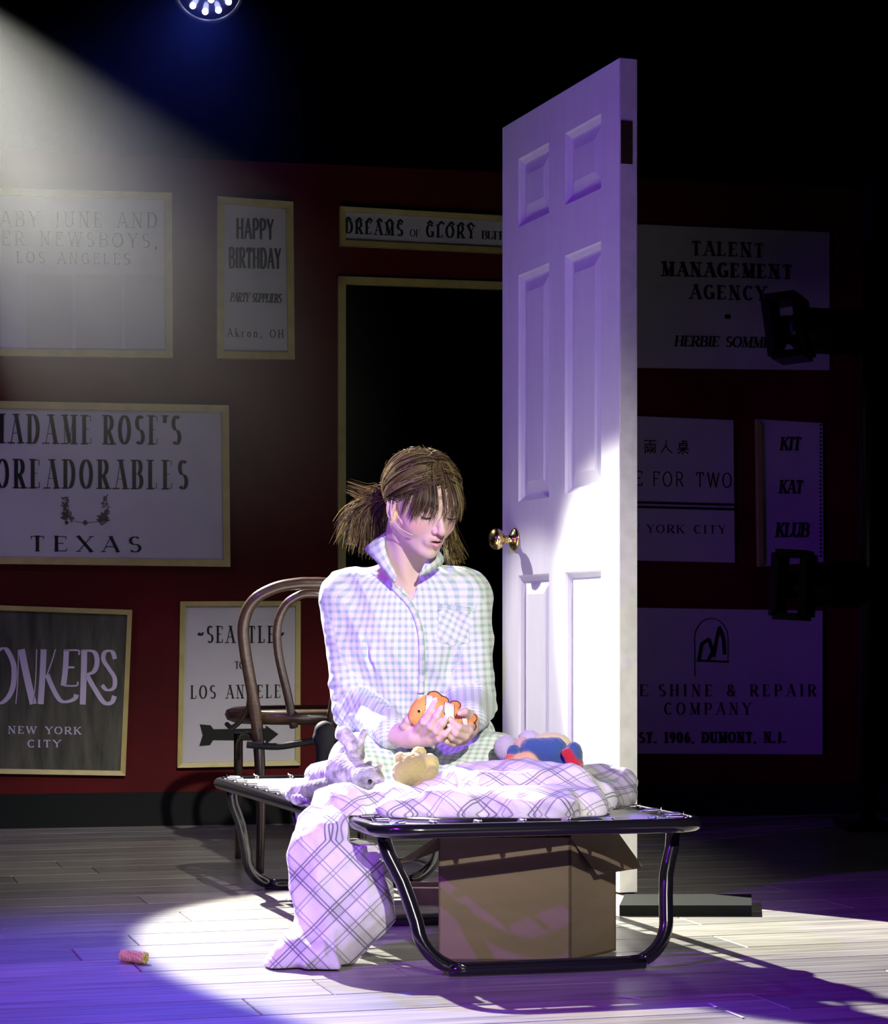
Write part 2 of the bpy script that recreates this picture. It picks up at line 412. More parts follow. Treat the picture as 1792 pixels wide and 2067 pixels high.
# glyph: (advance, [(kind, points)]) kinds: 's' straight, 'c' curve; ends that touch y=0 or y=1 get serifs
O_ = lambda w: [('c', arc(w/2, .5, w/2, .5, 90, 450, 22))]
G = {
 'A': (.72, [('t', [(.02,0),(.36,1)]), ('k', [(.36,1),(.70,0)]), ('n', [(.14,.34),(.58,.34)])]),
 'B': (.62, [('s', [(.08,0),(.08,1)]), ('c', [(.08,1),(.34,1)]+arc(.34,.76,.2,.24,90,-90)+[(.08,.52)]), ('c', [(.08,.52),(.36,.52)]+arc(.36,.26,.24,.26,90,-90)+[(.08,0)])]),
 'C': (.66, [('c', arc(.36,.5,.32,.5,45,315,18))]),
 'D': (.68, [('s', [(.08,0),(.08,1)]), ('c', [(.08,1),(.3,1)]+arc(.3,.5,.34,.5,90,-90,16)+[(.08,0)])]),
 'E': (.56, [('s', [(.08,0),(.08,1)]), ('n', [(.08,.98),(.52,.98),(.52,.8)]), ('n', [(.08,.52),(.4,.52)]), ('n', [(.08,.02),(.54,.02),(.54,.2)])]),
 'F': (.54, [('s', [(.08,0),(.08,1)]), ('n', [(.08,.98),(.52,.98),(.52,.8)]), ('n', [(.08,.52),(.4,.52)])]),
 'G': (.70, [('c', arc(.36,.5,.32,.5,45,330,18)), ('k', [(.62,.05),(.62,.42)]), ('n', [(.42,.42),(.68,.42)])]),
 'H': (.72, [('s', [(.08,0),(.08,1)]), ('s', [(.62,0),(.62,1)]), ('n', [(.08,.52),(.62,.52)])]),
 'I': (.26, [('s', [(.12,0),(.12,1)])]),
 'J': (.42, [('c', [(.28,1),(.28,.2)]+arc(.12,.2,.16,.26,0,-110,8))]),
 'K': (.68, [('s', [(.08,0),(.08,1)]), ('t', [(.6,1),(.1,.42)]), ('k', [(.25,.6),(.64,0)])]),
 'L': (.54, [('s', [(.08,0),(.08,1)]), ('n', [(.08,.02),(.52,.02),(.52,.22)])]),
 'M': (.86, [('t', [(.08,0),(.1,1)]), ('k', [(.1,1),(.42,.05)]), ('t', [(.42,.05),(.72,1)]), ('s', [(.74,0),(.74,1)])]),
 'N': (.74, [('t', [(.08,0),(.08,1)]), ('k', [(.08,1),(.62,0)]), ('t', [(.62,0),(.62,1)])]),
 'O': (.74, O_(.70)),
 'P': (.60, [('s', [(.08,0),(.08,1)]), ('c', [(.08,1),(.32,1)]+arc(.32,.73,.24,.27,90,-90)+[(.08,.46)])]),
 'Q': (.74, O_(.70)+[('k', [(.45,.2),(.7,-.1)])]),
 'R': (.66, [('s', [(.08,0),(.08,1)]), ('c', [(.08,1),(.32,1)]+arc(.32,.74,.23,.26,90,-90)+[(.08,.48)]), ('k', [(.3,.48),(.62,0)])]),
 'S': (.54, [('c', arc(.27,.75,.22,.25,40,270,12)+arc(.27,.25,.24,.25,90,-140,12)[1:])]),
 'T': (.62, [('s', [(.31,0),(.31,1)]), ('n', [(.02,.8),(.02,.98),(.60,.98),(.60,.8)])]),
 'U': (.70, [('s', [(.08,1),(.08,.32)]), ('c', [(.08,.34)]+arc(.34,.3,.26,.3,180,360,12)), ('t', [(.60,.3),(.60,1)])]),
 'V': (.7, [('k', [(.02,1),(.35,0)]), ('t', [(.35,0),(.68,1)])]),
 'W': (.98, [('k', [(.02,1),(.26,0)]), ('t', [(.26,0),(.48,1)]), ('k', [(.48,1),(.72,0)]), ('t', [(.72,0),(.96,1)])]),
 'X': (.68, [('k', [(.04,1),(.64,0)]), ('t', [(.04,0),(.64,1)])]),
 'Y': (.66, [('k', [(.02,1),(.33,.48)]), ('t', [(.33,.48),(.64,1)]), ('s', [(.33,.5),(.33,0)])]),
 '&': (.72, [('c', arc(.3,.77,.17,.23,-40,220,12)+[(.62,0)]), ('c', [(.42,.55)]+arc(.28,.25,.24,.25,60,300,10)+[(.66,.42)])]),
 ',': (.2, [('k', [(.1,.08),(.06,-.14)])]), '.': (.2, [('k', [(.1,0),(.1,.1)])]), "'": (.16, [('k', [(.08,1),(.06,.78)])]),
 '~': (.5, [('c', [(.02,.45),(.12,.58),(.22,.52),(.32,.44),(.42,.5),(.48,.62)])]),
 '1': (.36, [('s', [(.2,0),(.2,1)]), ('n', [(.04,.82),(.2,1)])]),
 '9': (.56, [('c', arc(.27,.7,.22,.3,0,360,16)), ('c', [(.49,.7),(.45,.3),(.2,0)])]),
 '0': (.60, [('c', arc(.28,.5,.24,.5,0,360,18))]),
 '6': (.56, [('c', arc(.28,.3,.22,.3,0,360,16)), ('c', [(.06,.3),(.12,.7),(.36,1)])]),
 'k': (.5, [('s', [(.08,0),(.08,1)]), ('t', [(.42,.62),(.1,.28)]), ('k', [(.2,.4),(.46,0)])]),
 'r': (.4, [('s', [(.08,0),(.08,.64)]), ('c', [(.08,.45),(.2,.62),(.36,.6)])]),
 'o': (.5, [('c', arc(.24,.32,.2,.32,0,360,14))]),
 'n': (.52, [('s', [(.08,0),(.08,.64)]), ('c', [(.08,.45),(.2,.62),(.34,.62),(.42,.5),(.42,0)])]),
 ' ': (.42, []), '*': (.3, [('k', [(.05,.5),(.15,.62),(.25,.5),(.15,.38),(.05,.5)])]),
}
def ribbon(out, pts, wf):
    """pts in pixel space -> list of quads"""
    for i in range(len(pts)-1):
        (x0, y0), (x1, y1) = pts[i], pts[i+1]; dx, dy = x1-x0, y1-y0; L_ = math.hypot(dx, dy)
        if L_ < 1e-6: continue
        w0 = wf(dx, dy)/2; nx, ny = -dy/L_*w0, dx/L_*w0; kk = .35 if L_ > 2.2*w0 else .04; ex, ey = dx/L_*w0*kk, dy/L_*w0*kk
        out.append([(x0-ex+nx, y0-ey+ny), (x0-ex-nx, y0-ey-ny), (x1+ex-nx, y1+ey-ny), (x1+ex+nx, y1+ey+ny)])
def text_quads(txt, x0, x1, y0, y1, h, thick=.16, thin=.05, serif=True, slant=0.0, gap=.12):
    """txt between pixel x0..x1 on a baseline y0..y1, capitals h pixels high"""
    adv = sum(G[c][0]+gap for c in txt)-gap; s = (x1-x0)/adv; out = []; x = 0
    T, t_ = thick*h, thin*h
    for c in txt:
        w, strokes = G[c]; glyph = []; out.append(glyph)
        for kind, pts in strokes:
            px = []
            for (a, b) in pts:
                X = x0+(x+a)*s+slant*b*h; Y = y0+(y1-y0)*((x+a)/adv)-b*h; px.append((X, Y))
            if kind == 's' or kind == 'k': ww = lambda dx, dy: T
            elif kind in 't': ww = lambda dx, dy: t_
            elif kind == 'n': ww = lambda dx, dy: t_
            else: ww = lambda dx, dy: t_+(T-t_)*min(1, (abs(dy)/(math.hypot(dx, dy)+1e-9))**1.2*(1.0))
            ribbon(glyph, px, ww)
            if serif and kind in 'skt':
                for e in (0, -1):
                    if pts[e][1] in (0, 1):
                        X, Y = px[e]; hw = (T*.5+.055*h); ribbon(glyph, [(X-hw, Y), (X+hw, Y)], lambda dx, dy: max(t_, .04*h))
        x += w+gap
    return out
def put(quads, proj, name, m, parent, off):
    mb = MB()
    for q in quads: mb.add([proj(a, b, off) for a, b in q], [(0, 1, 2, 3)])
    return mb.build(name, m, parent)
m_paper = mat('white sign board', (.50, .48, .52), .7, spec=.2, noise=.06, nscale=9)
m_grey = mat('pale grey block', (.42, .41, .43), .7, spec=.2)
m_ink = mat('black sign paint', (.012, .014, .012), .7, spec=.2)
m_ink2 = mat('faded brown sign paint', (.12, .10, .09), .7, spec=.2)
m_dsign = mat('dark olive sign board', (.075, .075, .055), .6, spec=.3, noise=.6, nscale=6, stretch=(6, 1, 1))
m_lav = mat('pale lavender sign paint', (.62, .55, .72), .7, spec=.2)
def sign(name, label, corners, texts, board=m_paper, frame=14, extra=None, ink=m_ink, sides='LRTB'):
    """corners: outer pixel corners TL, TR, BR, BL"""
    (ax, ay), (bx, by), (cx_, cy_), (dx_, dy_) = corners
    base = wp((ax+cx_)/2, (dy_+cy_)/2, 0)
    root = empty(name, base); tag(root, label, 'sign', 'signs on the red flats')
    q = [wp(dx_, dy_, .016), wp(cx_, cy_, .016), wp(bx, by, .016), wp(ax, ay, .016)]
    MB().hexa(q, -wn*.014).build('board', board, root)
    if frame:
        f = frame; mb = MB()
        L0, R0, T0, B0 = (f if s in sides else 0 for s in 'LRTB')
        inner = [(ax+f, ay+f), (bx-f, by+f), (cx_-f, cy_-f), (dx_+f, dy_-f)]; outer = [(ax, ay), (bx, by), (cx_, cy_), (dx_, dy_)]
        for i, sd in enumerate('TRBL'):
            if sd not in sides: continue
            j = (i+1) % 4
            mb2 = MB(); mb2.hexa([wp(*outer[i], .034), wp(*inner[i], .030), wp(*inner[j], .030), wp(*outer[j], .034)], -wn*.026)
            o = mb2.build('frame_rail', m_gold, root)
    for t_ in texts:
        kw = dict(t_[6]) if len(t_) > 6 else {}
        im = kw.pop('ink', ink)
        for g in text_quads(*t_[:6], **kw):
            if g: put(g, wp, 'letter', im, root, .0185)
    if extra: extra(root)
    return root
def grey_blocks(root):
    for x0, x1 in ((-112, -45), (-45+0, 20), (56, 152), (253-0, 336)):
        pass
    for x0, x1 in ((-96, 2), (54, 146), (154+0, 246), (252, 334)):
        MB().hexa([wp(x0, 703, .018), wp(x1, 704, .018), wp(x1, 556, .018), wp(x0, 553, .018)], -wn*.0015).build('grey_block', m_grey, root)
sign('poster_sign', 'framed white sign reading BABY JUNE AND HER NEWSBOYS, LOS ANGELES', [(-190, 374), (347, 389), (349, 722), (-190, 716)],
     [('BABY JUNE AND', -25, 316, 456, 460, 30, dict(thick=.13, thin=.05, gap=.38, ink=m_ink2)),
      ('HER NEWSBOYS,', -25, 318, 494, 500, 28, dict(thick=.13, thin=.05, gap=.38, ink=m_ink2)),
      ('LOS ANGELES', 34, 262, 530, 534, 22, dict(thick=.12, thin=.05, gap=.42, ink=m_ink2))], extra=grey_blocks)
sign('poster_sign', 'tall narrow framed white sign reading HAPPY BIRTHDAY PARTY SUPPLIERS Akron, OH', [(439, 396), (592, 407), (595, 725), (438, 723)],
     [('HAPPY', 478, 551, 481, 483, 40, dict(thick=.13, thin=.09, serif=False, gap=.22)),
      ('BIRTHDAY', 463, 566, 540, 542, 40, dict(thick=.13, thin=.09, serif=False, gap=.22)),
      ('PARTY SUPPLIERS', 465, 567, 608, 611, 17, dict(thick=.16, thin=.08, slant=.15)),
      ('Akron, OH', 459, 572, 679, 682, 16, dict(thick=.13, thin=.06, gap=.4))])
def tops(root):
    q = []
    for x in (703, 725, 746, 766, 787, 808, 868, 891, 911, 931, 950):
        y = 441+(x-700)*.045; q = []; ribbon(q, [(x-5, y+3), (x, y-2), (x+5, y+3)], lambda dx, dy: 4)
        put(q, wp, 'letter_finial', m_ink, root, .0185)
sign('poster_sign', 'long low framed white sign reading DREAMS OF GLORY above the dark doorway', [(686, 416), (1240, 448), (1240, 521), (687, 495)],
     [('DREAMS', 698, 812, 470, 476, 25, dict(thick=.2, thin=.07, gap=.4)), ('OF', 828, 847, 477, 478, 14, dict(thick=.16)),
      ('GLORY', 861, 957, 478, 481, 25, dict(thick=.2, thin=.07, gap=.4)), ('BUFF', 973, 1017, 482, 484, 16, dict(thick=.22))], extra=tops, frame=11)
def wreath(root):
    q = []; r = random.Random(5)
    for cx_, sg in ((131, 1), (213, -1)):
        for i in range(70):
            t_ = r.random(); a = r.uniform(0, 2*PI); rr = (12 if t_ < .55 else 7)*math.sqrt(r.random())
            x = cx_+(6*sg if t_ < .55 else 0)+rr*math.cos(a); y = (1046 if t_ < .55 else 1046-(t_-.5)*80)+rr*math.sin(a)
            a2 = r.uniform(0, PI); l_ = r.uniform(2, 4)
            ribbon(q, [(x-l_*math.cos(a2), y-l_*math.sin(a2)), (x+l_*math.cos(a2), y+l_*math.sin(a2))], lambda dx, dy: 2.6)
    ribbon(q, [(150, 1052), (172, 1056), (196, 1053)], lambda dx, dy: 1.3)
    for d in range(-5, 6): ribbon(q, [(172+d, 1055-(6-abs(d))), (172+d, 1055+(6-abs(d)))], lambda dx, dy: 1.3)
    put(q, wp, 'emblem', m_ink2, root, .0185)['kind'] = 'stuff'
sign('poster_sign', "framed white sign reading MADAME ROSE'S TOREADORABLES TEXAS with a wreath emblem", [(-170, 806), (462, 818), (465, 1144), (-170, 1136)],
     [("MADAME", -18, 184, 893, 896, 57, dict(thick=.135, thin=.02, gap=.5)), ("ROSE'S", 211, 363, 896, 897, 57, dict(thick=.135, thin=.02, gap=.5)),
      ('TOREADORABLES', -38, 377, 984, 987, 57, dict(thick=.135, thin=.02, gap=.5)),
      ('TEXAS', 62, 284, 1112, 1114, 30, dict(thick=.22, thin=.05, gap=.5))], extra=wreath)
# big hand-drawn letters of the dark sign
def bonkers(root):
    q = [[]]
    def R(pts, T, t_=None, n=7):
        pts = catmull([(a, b, 0) for a, b in pts], n); pts = [(p[0], p[1]) for p in pts]; t_ = T if t_ is None else t_
        ribbon(q[-1], pts, lambda dx, dy: t_+(T-t_)*abs(dy)/(math.hypot(dx, dy)+1e-9))
    R([(-75, 1313), (-75, 1415)], 13); R([(-75, 1313), (-50, 1322), (-48, 1350), (-73, 1360), (-42, 1370), (-40, 1405), (-75, 1415)], 11, 3)
    q.append([])
    R([(2, 1309), (-20, 1330), (-24, 1380), (-10, 1416), (8, 1416), (25, 1390), (28, 1345), (14, 1312), (2, 1309)], 11, 3)
    q.append([])
    R([(32, 1420), (36, 1370), (37, 1312)], 2); R([(43, 1311), (53, 1360), (67, 1421)], 14); R([(67, 1421), (72, 1370), (74, 1311)], 2)
    q.append([])
    R([(88, 1311), (86, 1360), (82, 1421)], 12); R([(112, 1311), (103, 1340), (94, 1364)], 2.5); R([(95, 1362), (108, 1392), (122, 1414), (137, 1416), (151, 1410), (154, 1402)], 10, 5)
    q.append([])
    R([(134, 1312), (132, 1350), (128, 1384)], 11); R([(130, 1313), (158, 1313), (159, 1322)], 3.5); R([(134, 1347), (150, 1347)], 4); R([(128, 1384), (154, 1384), (157, 1376)], 3.5)
    q.append([])
    R([(170, 1312), (169, 1360), (167, 1422)], 12); R([(170, 1313), (190, 1316), (196, 1335), (190, 1355), (174, 1362)], 10, 4); R([(176, 1364), (192, 1392), (210, 1418), (225, 1418), (231, 1405)], 10, 7)
    q.append([])
    R([(232, 1330), (226, 1315), (212, 1316), (209, 1332), (220, 1350), (231, 1368), (230, 1388), (216, 1393), (206, 1383)], 9, 4)
    for i, g in enumerate(q): put(g, wp, 'letter', m_lav, root, .0182+.0009*(i % 3))
sign('poster_sign', 'dark olive framed sign with large pale BONKERS lettering, NEW YORK CITY', [(-170, 1216), (267, 1231), (253, 1566), (-170, 1559)],
     [('NEW YORK', 17, 163, 1480, 1482, 14, dict(thick=.2, thin=.1, gap=.3)), ('CITY', 56, 122, 1508, 1508, 14, dict(thick=.2, thin=.1, gap=.3))],
     board=m_dsign, extra=bonkers, ink=m_lav, frame=10)
def arrow(root):
    q = [[(403, 1462), (415, 1476), (428, 1477), (428, 1496), (413, 1496), (402, 1506), (409, 1484)]]
    mb = MB()
    mb.add([wp(a, b, .0185) for a, b in [(403, 1462), (425, 1464), (431, 1472), (536, 1470), (536, 1464), (562, 1482), (536, 1503), (536, 1495), (430, 1494), (424, 1504), (402, 1506), (409, 1484)]],
           [tuple(range(12))[::-1]])
    mb.build('arrow_emblem', m_ink, root)
sign('poster_sign', 'framed white sign reading SEATTLE TO LOS ANGELES above an arrow, behind the chair', [(364, 1214), (607, 1213), (606, 1545), (358, 1550)],
     [('~SEATTLE~', 400, 572, 1297, 1297, 33, dict(thick=.13, thin=.05, gap=.42)), ('TO', 474, 494, 1350, 1350, 15, dict(thick=.16)),
      ('LOS ANGELES', 386, 583, 1410, 1408, 26, dict(thick=.13, thin=.05, gap=.42))], extra=arrow, frame=10)
sign('poster_sign', 'wide unframed sign reading TALENT MANAGEMENT AGENCY in the dark right part', [(1270, 452), (1674, 469), (1674, 747), (1270, 742)],
     [('TALENT', 1397, 1540, 514, 519, 27, dict(thick=.24, thin=.09, gap=.32)), ('MANAGEMENT', 1337, 1597, 556, 562, 27, dict(thick=.28, thin=.1, gap=.32)),
      ('AGENCY', 1394, 1545, 602, 606, 27, dict(thick=.24, thin=.09, gap=.32)), ('*', 1461, 1476, 650, 650, 22, dict(thick=.3)),
      ('HERBIE SOMMERS', 1362, 1585, 698, 702, 20, dict(thick=.24, thin=.09, slant=.15))], frame=0)
def two(root):
    q = []
    for a_, b_ in (((1250, 1013), (1482, 1019)), ((1250, 1022), (1482, 1028))):
        q = []; ribbon(q, [a_, b_], lambda a, b: 5); put(q, wp, 'printed_line', m_ink, root, .0185)
    q = []
    def S(pts): ribbon(q, pts, lambda a, b: 2.2)
    x, y = 1300, 889   # three brushed characters
    for pts in ([(0,0),(23,1)], [(2,8),(2,26)], [(2,8),(22,8),(22,24),(19,26)], [(12,0),(12,26)], [(5,12),(8,18)], [(8,18),(5,24)], [(16,12),(19,18)], [(19,18),(16,24)], [(7,13),(9,22)], [(17,13),(15,22)]):
        S([(x+a, y+b) for a, b in pts])
    put(q, wp, 'letter', m_ink, root, .0185); q.clear(); x = 1334
    S([(x+11, y), (x+9, y+12), (x, y+25)]); S([(x+9, y+9), (x+14, y+18), (x+22, y+25)])
    put(q, wp, 'letter', m_ink, root, .0185); q.clear(); x = 1367
    for pts in ([(11,-1),(11,6)], [(11,2),(20,2)], [(4,6),(19,6),(19,15),(4,15),(4,6)], [(4,10),(19,10)], [(0,18),(23,18)], [(11,15),(11,28)], [(11,18),(1,27)], [(11,18),(22,27)]):
        S([(x+a, y+b) for a, b in pts])
    put(q, wp, 'letter', m_ink, root, .0185)
sign('poster_sign', 'unframed sign reading TABLE FOR TWO NEW YORK CITY under Chinese characters', [(1236, 838), (1480, 848), (1483, 1136), (1236, 1130)],
     [('TABLE', 1185, 1296, 978, 980, 29, dict(thick=.09, thin=.08, serif=False, gap=.34)), ('FOR TWO', 1318, 1476, 981, 984, 29, dict(thick=.09, thin=.08, serif=False, gap=.34)),
      ('NEW', 1246, 1290, 1075, 1075, 16, dict(thick=.16)), ('YORK CITY', 1306, 1464, 1075, 1077, 16, dict(thick=.18, thin=.06, gap=.3))], frame=0, extra=two)
def dots(root):
    for i in range(34):
        q = []; y = 858+i*8; ribbon(q, [(1654, y), (1658, y)], lambda a, b: 4)
        if i == 0: allq = []
        allq += q
    put(allq, wp, 'edge_dots', m_ink, root, .0185)['kind'] = 'stuff'
sign('poster_sign', 'narrow sign reading KIT KAT KLUB with a thin frame down its left side', [(1528, 846), (1660, 854), (1662, 1134), (1532, 1144)],
     [('KIT', 1575, 1614, 908, 908, 25, dict(thick=.2, thin=.1, slant=.12)), ('KAT', 1573, 1618, 995, 995, 25, dict(thick=.2, thin=.1, slant=.12)),
      ('KLUB', 1566, 1630, 1083, 1083, 27, dict(thick=.2, thin=.1, slant=.12))], frame=9, sides='L', extra=dots)
def shoe(root):
    q = []; r = random.Random(9)
    ribbon(q, [(1402, 1365), (1402, 1300)]+[(x, y) for x, y in arc(1435, 1290, 34, -42, 180, 0, 14)]+[(1469, 1335), (1404, 1335)], lambda a, b: 1.6)
    ribbon(q, [(1410, 1332), (1416, 1300), (1430, 1290), (1438, 1315), (1430, 1332)], lambda a, b: 7)
    ribbon(q, [(1440, 1325), (1446, 1290), (1452, 1266), (1460, 1290), (1462, 1320)], lambda a, b: 7)
    ribbon(q, [(1408, 1333), (1470, 1336)], lambda a, b: 4)
    put(q, wp, 'emblem', m_ink, root, .0185)['kind'] = 'stuff'
sign('poster_sign', 'large unframed sign reading SHOE SHINE & REPAIR COMPANY with an arched emblem', [(1250, 1226), (1660, 1233), (1660, 1523), (1250, 1521)],
     [('SHOE', 1190, 1308, 1404, 1405, 23, dict(thick=.17, thin=.05, gap=.5)), ('SHINE & REPAIR', 1330, 1646, 1405, 1405, 23, dict(thick=.17, thin=.05, gap=.5)),
      ('COMPANY', 1341, 1514, 1442, 1442, 23, dict(thick=.16, thin=.05, gap=.5)), ('EST. 1906, DUMONT, N.J.', 1276, 1584, 1499, 1498, 20, dict(thick=.26, thin=.12, gap=.3))], frame=0, extra=shoe)

# ================================================================ STAGE LAMPS
m_can = mat('black lamp housing', (.012, .012, .014), .35, spec=.5)
m_face = mat('dark lens plate', (.02, .02, .05), .2, spec=.6)
m_led = emis('violet blue led', (.55, .60, 1.0), 14)
def par_lamp():
    R = .112; cx_, D_ = 420, 6.9
    c = W(cx_, 0, D_)+np.array([0, 0, .035]); ax = np.array([.02, -.82, -.57]); ax = ax/np.linalg.norm(ax)
    root = empty('led_stage_lamp', c+np.array([0, .1, .35])); tag(root, 'round black stage lamp with glowing violet blue LEDs hanging at the top edge', 'stage lamp')
    MB().lathe([(.06, -.20), (.085, -.19), (.10, -.14), (R, -.02), (R, 0.0), (R-.006, .004), (R-.012, .0), (R-.012, -.012)], 40, c, ax).build('housing', m_can, root)
    MB().lathe([(.001, -.0075), (R-.013, -.0075), (R-.013, -.010), (.001, -.010)], 40, c, ax).build('lens_plate', m_face, root)
    a1 = np.cross(ax, [1, 0, 0]); a1 /= np.linalg.norm(a1); a2 = np.cross(ax, a1)
    for n_, rr, ph in ((1, 0, 0), (6, .036, .2), (11, .074, .1)):
        for k in range(n_):
            a = ph+2*PI*k/n_; q = c+a1*rr*math.cos(a)+a2*rr*math.sin(a)
            MB().lathe([(.0095, -.008), (.010, .000), (.006, .006), (.001, .0075)], 12, q, ax).build('led', m_led, root)
    s1 = c+a1*0
    side = np.array([1.0, 0, 0])
    top = c+np.array([0, .10, .33])
    MB().tube(catmull([c-side*.118-ax*.05, c-side*.12+np.array([0, .08, .2]), top-side*.05, top+side*.05, c+side*.12+np.array([0, .08, .2]), c+side*.118-ax*.05], 6), .008, 6).build('yoke', m_can, root)
    l = bpy.data.lights.new('led_glow', 'SPOT'); l.energy = 600; l.color = (.06, .10, 1.0); l.spot_size = math.radians(46); l.spot_blend = .9; l.shadow_soft_size = .08
    lo = bpy.data.objects.new('led_glow', l); C.objects.link(lo); lo.location = c+ax*.03; lo.rotation_euler = Vector(ax).to_track_quat('-Z', 'Y').to_euler()
    return top
par_top = par_lamp()
# moving head of the white beam, just outside the picture, and the pipe both hang from
kd = np.array([.455, -.650, -.609]); kc = np.array(MOVER)-kd*.10
kh = empty('moving_head_lamp', kc+np.array([0, 0, .3])); tag(kh, 'black moving head lamp throwing the hazy white beam from upper left', 'stage lamp')
MB().lathe([(.05, -.30), (.085, -.27), (.095, -.05), (.085, 0.0), (.075, .0), (.07, -.01)], 28, kc, kd).build('housing', m_can, kh)
MB().tube([kc-np.array([.12, 0, .0]), kc+np.array([-.12, .1, .22]), kc+np.array([0, .1, .26]), kc+np.array([.12, .1, .22]), kc+np.array([.12, 0, 0])], .014, 8).build('yoke', m_can, kh)
for nm, y_, z_ in (('lighting_pipe', par_top[1], par_top[2]+.032), ('lighting_pipe', kc[1]+.1, kc[2]+.30)):
    o = MB().tube([(-3.8, y_, z_), (3.8, y_, z_)], .022, 10).build(nm, m_can)
    tag(o, 'black pipe carrying the %s above the stage' % ('round LED lamp' if y_ < 7.3 else 'moving head lamp'), 'pipe')
# black lamps on a boom at the right edge
def boom_lamp(name, label, px, py, w, h, tilt, D_):
    root = empty(name, W(px, py, D_)); tag(root, label, 'stage lamp')
    s = D_/FX; c = W(px, py, D_); r_u = np.array([math.cos(tilt), 0, -math.sin(tilt)]); r_v = np.array([math.sin(tilt), 0, math.cos(tilt)])
    hw, hh = w*s/2, h*s/2; t_ = .012
    for a, b in ((-1, 0), (1, 0), (0, -1), (0, 1)):
        cc = c+r_u*a*hw+r_v*b*hh
        if a: q = [cc-r_v*hh-r_u*t_, cc-r_v*hh+r_u*t_, cc+r_v*hh+r_u*t_, cc+r_v*hh-r_u*t_]
        else: q = [cc-r_u*hw-r_v*t_, cc+r_u*hw-r_v*t_, cc+r_u*hw+r_v*t_, cc-r_u*hw+r_v*t_]
        MB().hexa(q, np.array([.06, .16, 0])*(1 if a else 1)).build('barn_door', m_can, root)
    MB().lathe([(min(hw, hh)*.95, 0), (min(hw, hh)*.95, .03), (.075, .08), (.075, .30), (.05, .32)], 24, c+np.array([.02, .12, 0]), (.85, .35, .02)).build('housing', m_can, root)
    MB().tube([c+np.array([.15, .18, 0]), W(1722, py, D_)+np.array([0, .18, 0])], .04, 8).build('side_arm', m_can, root)
    return root
boom_lamp('side_stage_lamp', 'black side lamp in front of the dark talent agency sign', 1580, 655, 62, 118, -.13, 7.1)
boom_lamp('side_stage_lamp', 'black side lamp in front of the dark narrow club sign, lower on the boom', 1590, 1180, 58, 128, .05, 7.1)
bm = MB().tube([W(1752, 300, 7.3)*np.array([1, 1, 0]), W(1752, 300, 7.3)], .025, 10); bm.box((1.30, 7.15, 0), (1.46, 7.45, .02))
tag(bm.build('lamp_boom', m_can), 'black upright boom stand holding the two side lamps at the right edge', 'stand')

# ================================================================ DOOR ON ITS STAND
DN = np.array([(1250-CX)/FX*5.4, 5.4, 0]); DF = np.array([(1014-CX)/FX*6.14, 6.14, 0])
dl = DF-DN; DWID = np.linalg.norm(dl); dl /= DWID; dn = np.array([dl[1], -dl[0], 0])      # dn: normal of the face we see
if dn[0] > 0: dn = -dn
DH = EYE+(HZ-117)/FX*5.4; TKN = .047
m_door = mat('white door paint', (.80, .79, .80), .42, spec=.45, noise=.04, nscale=5, bump=.15, bscale=30, bdist=.0012, stretch=(6, 6, 1))
m_edge = mat('worn white door edge', (.74, .73, .71), .6, noise=.12, nscale=25)
m_brass = mat('polished brass', (.80, .62, .28), .18, metal=1.0, noise=.25, nscale=90)
m_hinge = mat('tarnished hinge leaf', (.12, .09, .05), .5, metal=.7, noise=.6, nscale=300)
dr = empty('panel_door', DN, 0); tag(dr, 'white six panel door with brass knob standing free behind the cot', 'door')
def dp(u, z, o=0.0): return DN+dl*u+dn*o+np.array([0, 0, z])
def door_u(px):                                     # distance from the near edge for a pixel column
    k = (px-CX)/FX; t_ = (k*DN[1]-DN[0])/(dl[0]-k*dl[1]); return t_
def door_z(px, py): u = door_u(px); return EYE-(py-HZ)/FX*(DN[1]+dl[1]*u)
Z0 = .006
# stiles and rails (front face at 0, back at -TKN); panels are recessed moulded fields
uA = [door_u(1213), door_u(1140)]; uB = [door_u(1108), door_u(1046)]
rows = [(door_z(1175, 250), door_z(1175, 398)), (door_z(1175, 502), door_z(1175, 993)), (door_z(1180, 1152), .235)]
us = [0, uA[0], uA[1], uB[0], uB[1], DWID]; zs = [Z0, rows[2][1], rows[2][0], rows[1][1], rows[1][0], rows[0][1], rows[0][0], DH]
lf = MB()
def cellbox(mb, u0, u1, z0, z1, o0=0, o1=-TKN): mb.hexa([dp(u0, z0, o0), dp(u1, z0, o0), dp(u1, z1, o0), dp(u0, z1, o0)], dn*(o1-o0))
for (a, b) in ((0, 1), (2, 3), (4, 5)):
    o_ = MB(); cellbox(o_, us[a], us[b], Z0, DH); o_.build('stile', m_door, dr)
for (z0, z1) in ((zs[0], zs[1]), (zs[2], zs[3]), (zs[4], zs[5]), (zs[6], zs[7])):
    for (a, b) in ((1, 2), (3, 4)):
        o_ = MB(); cellbox(o_, us[a], us[b], z0, z1); o_.build('rail', m_door, dr)
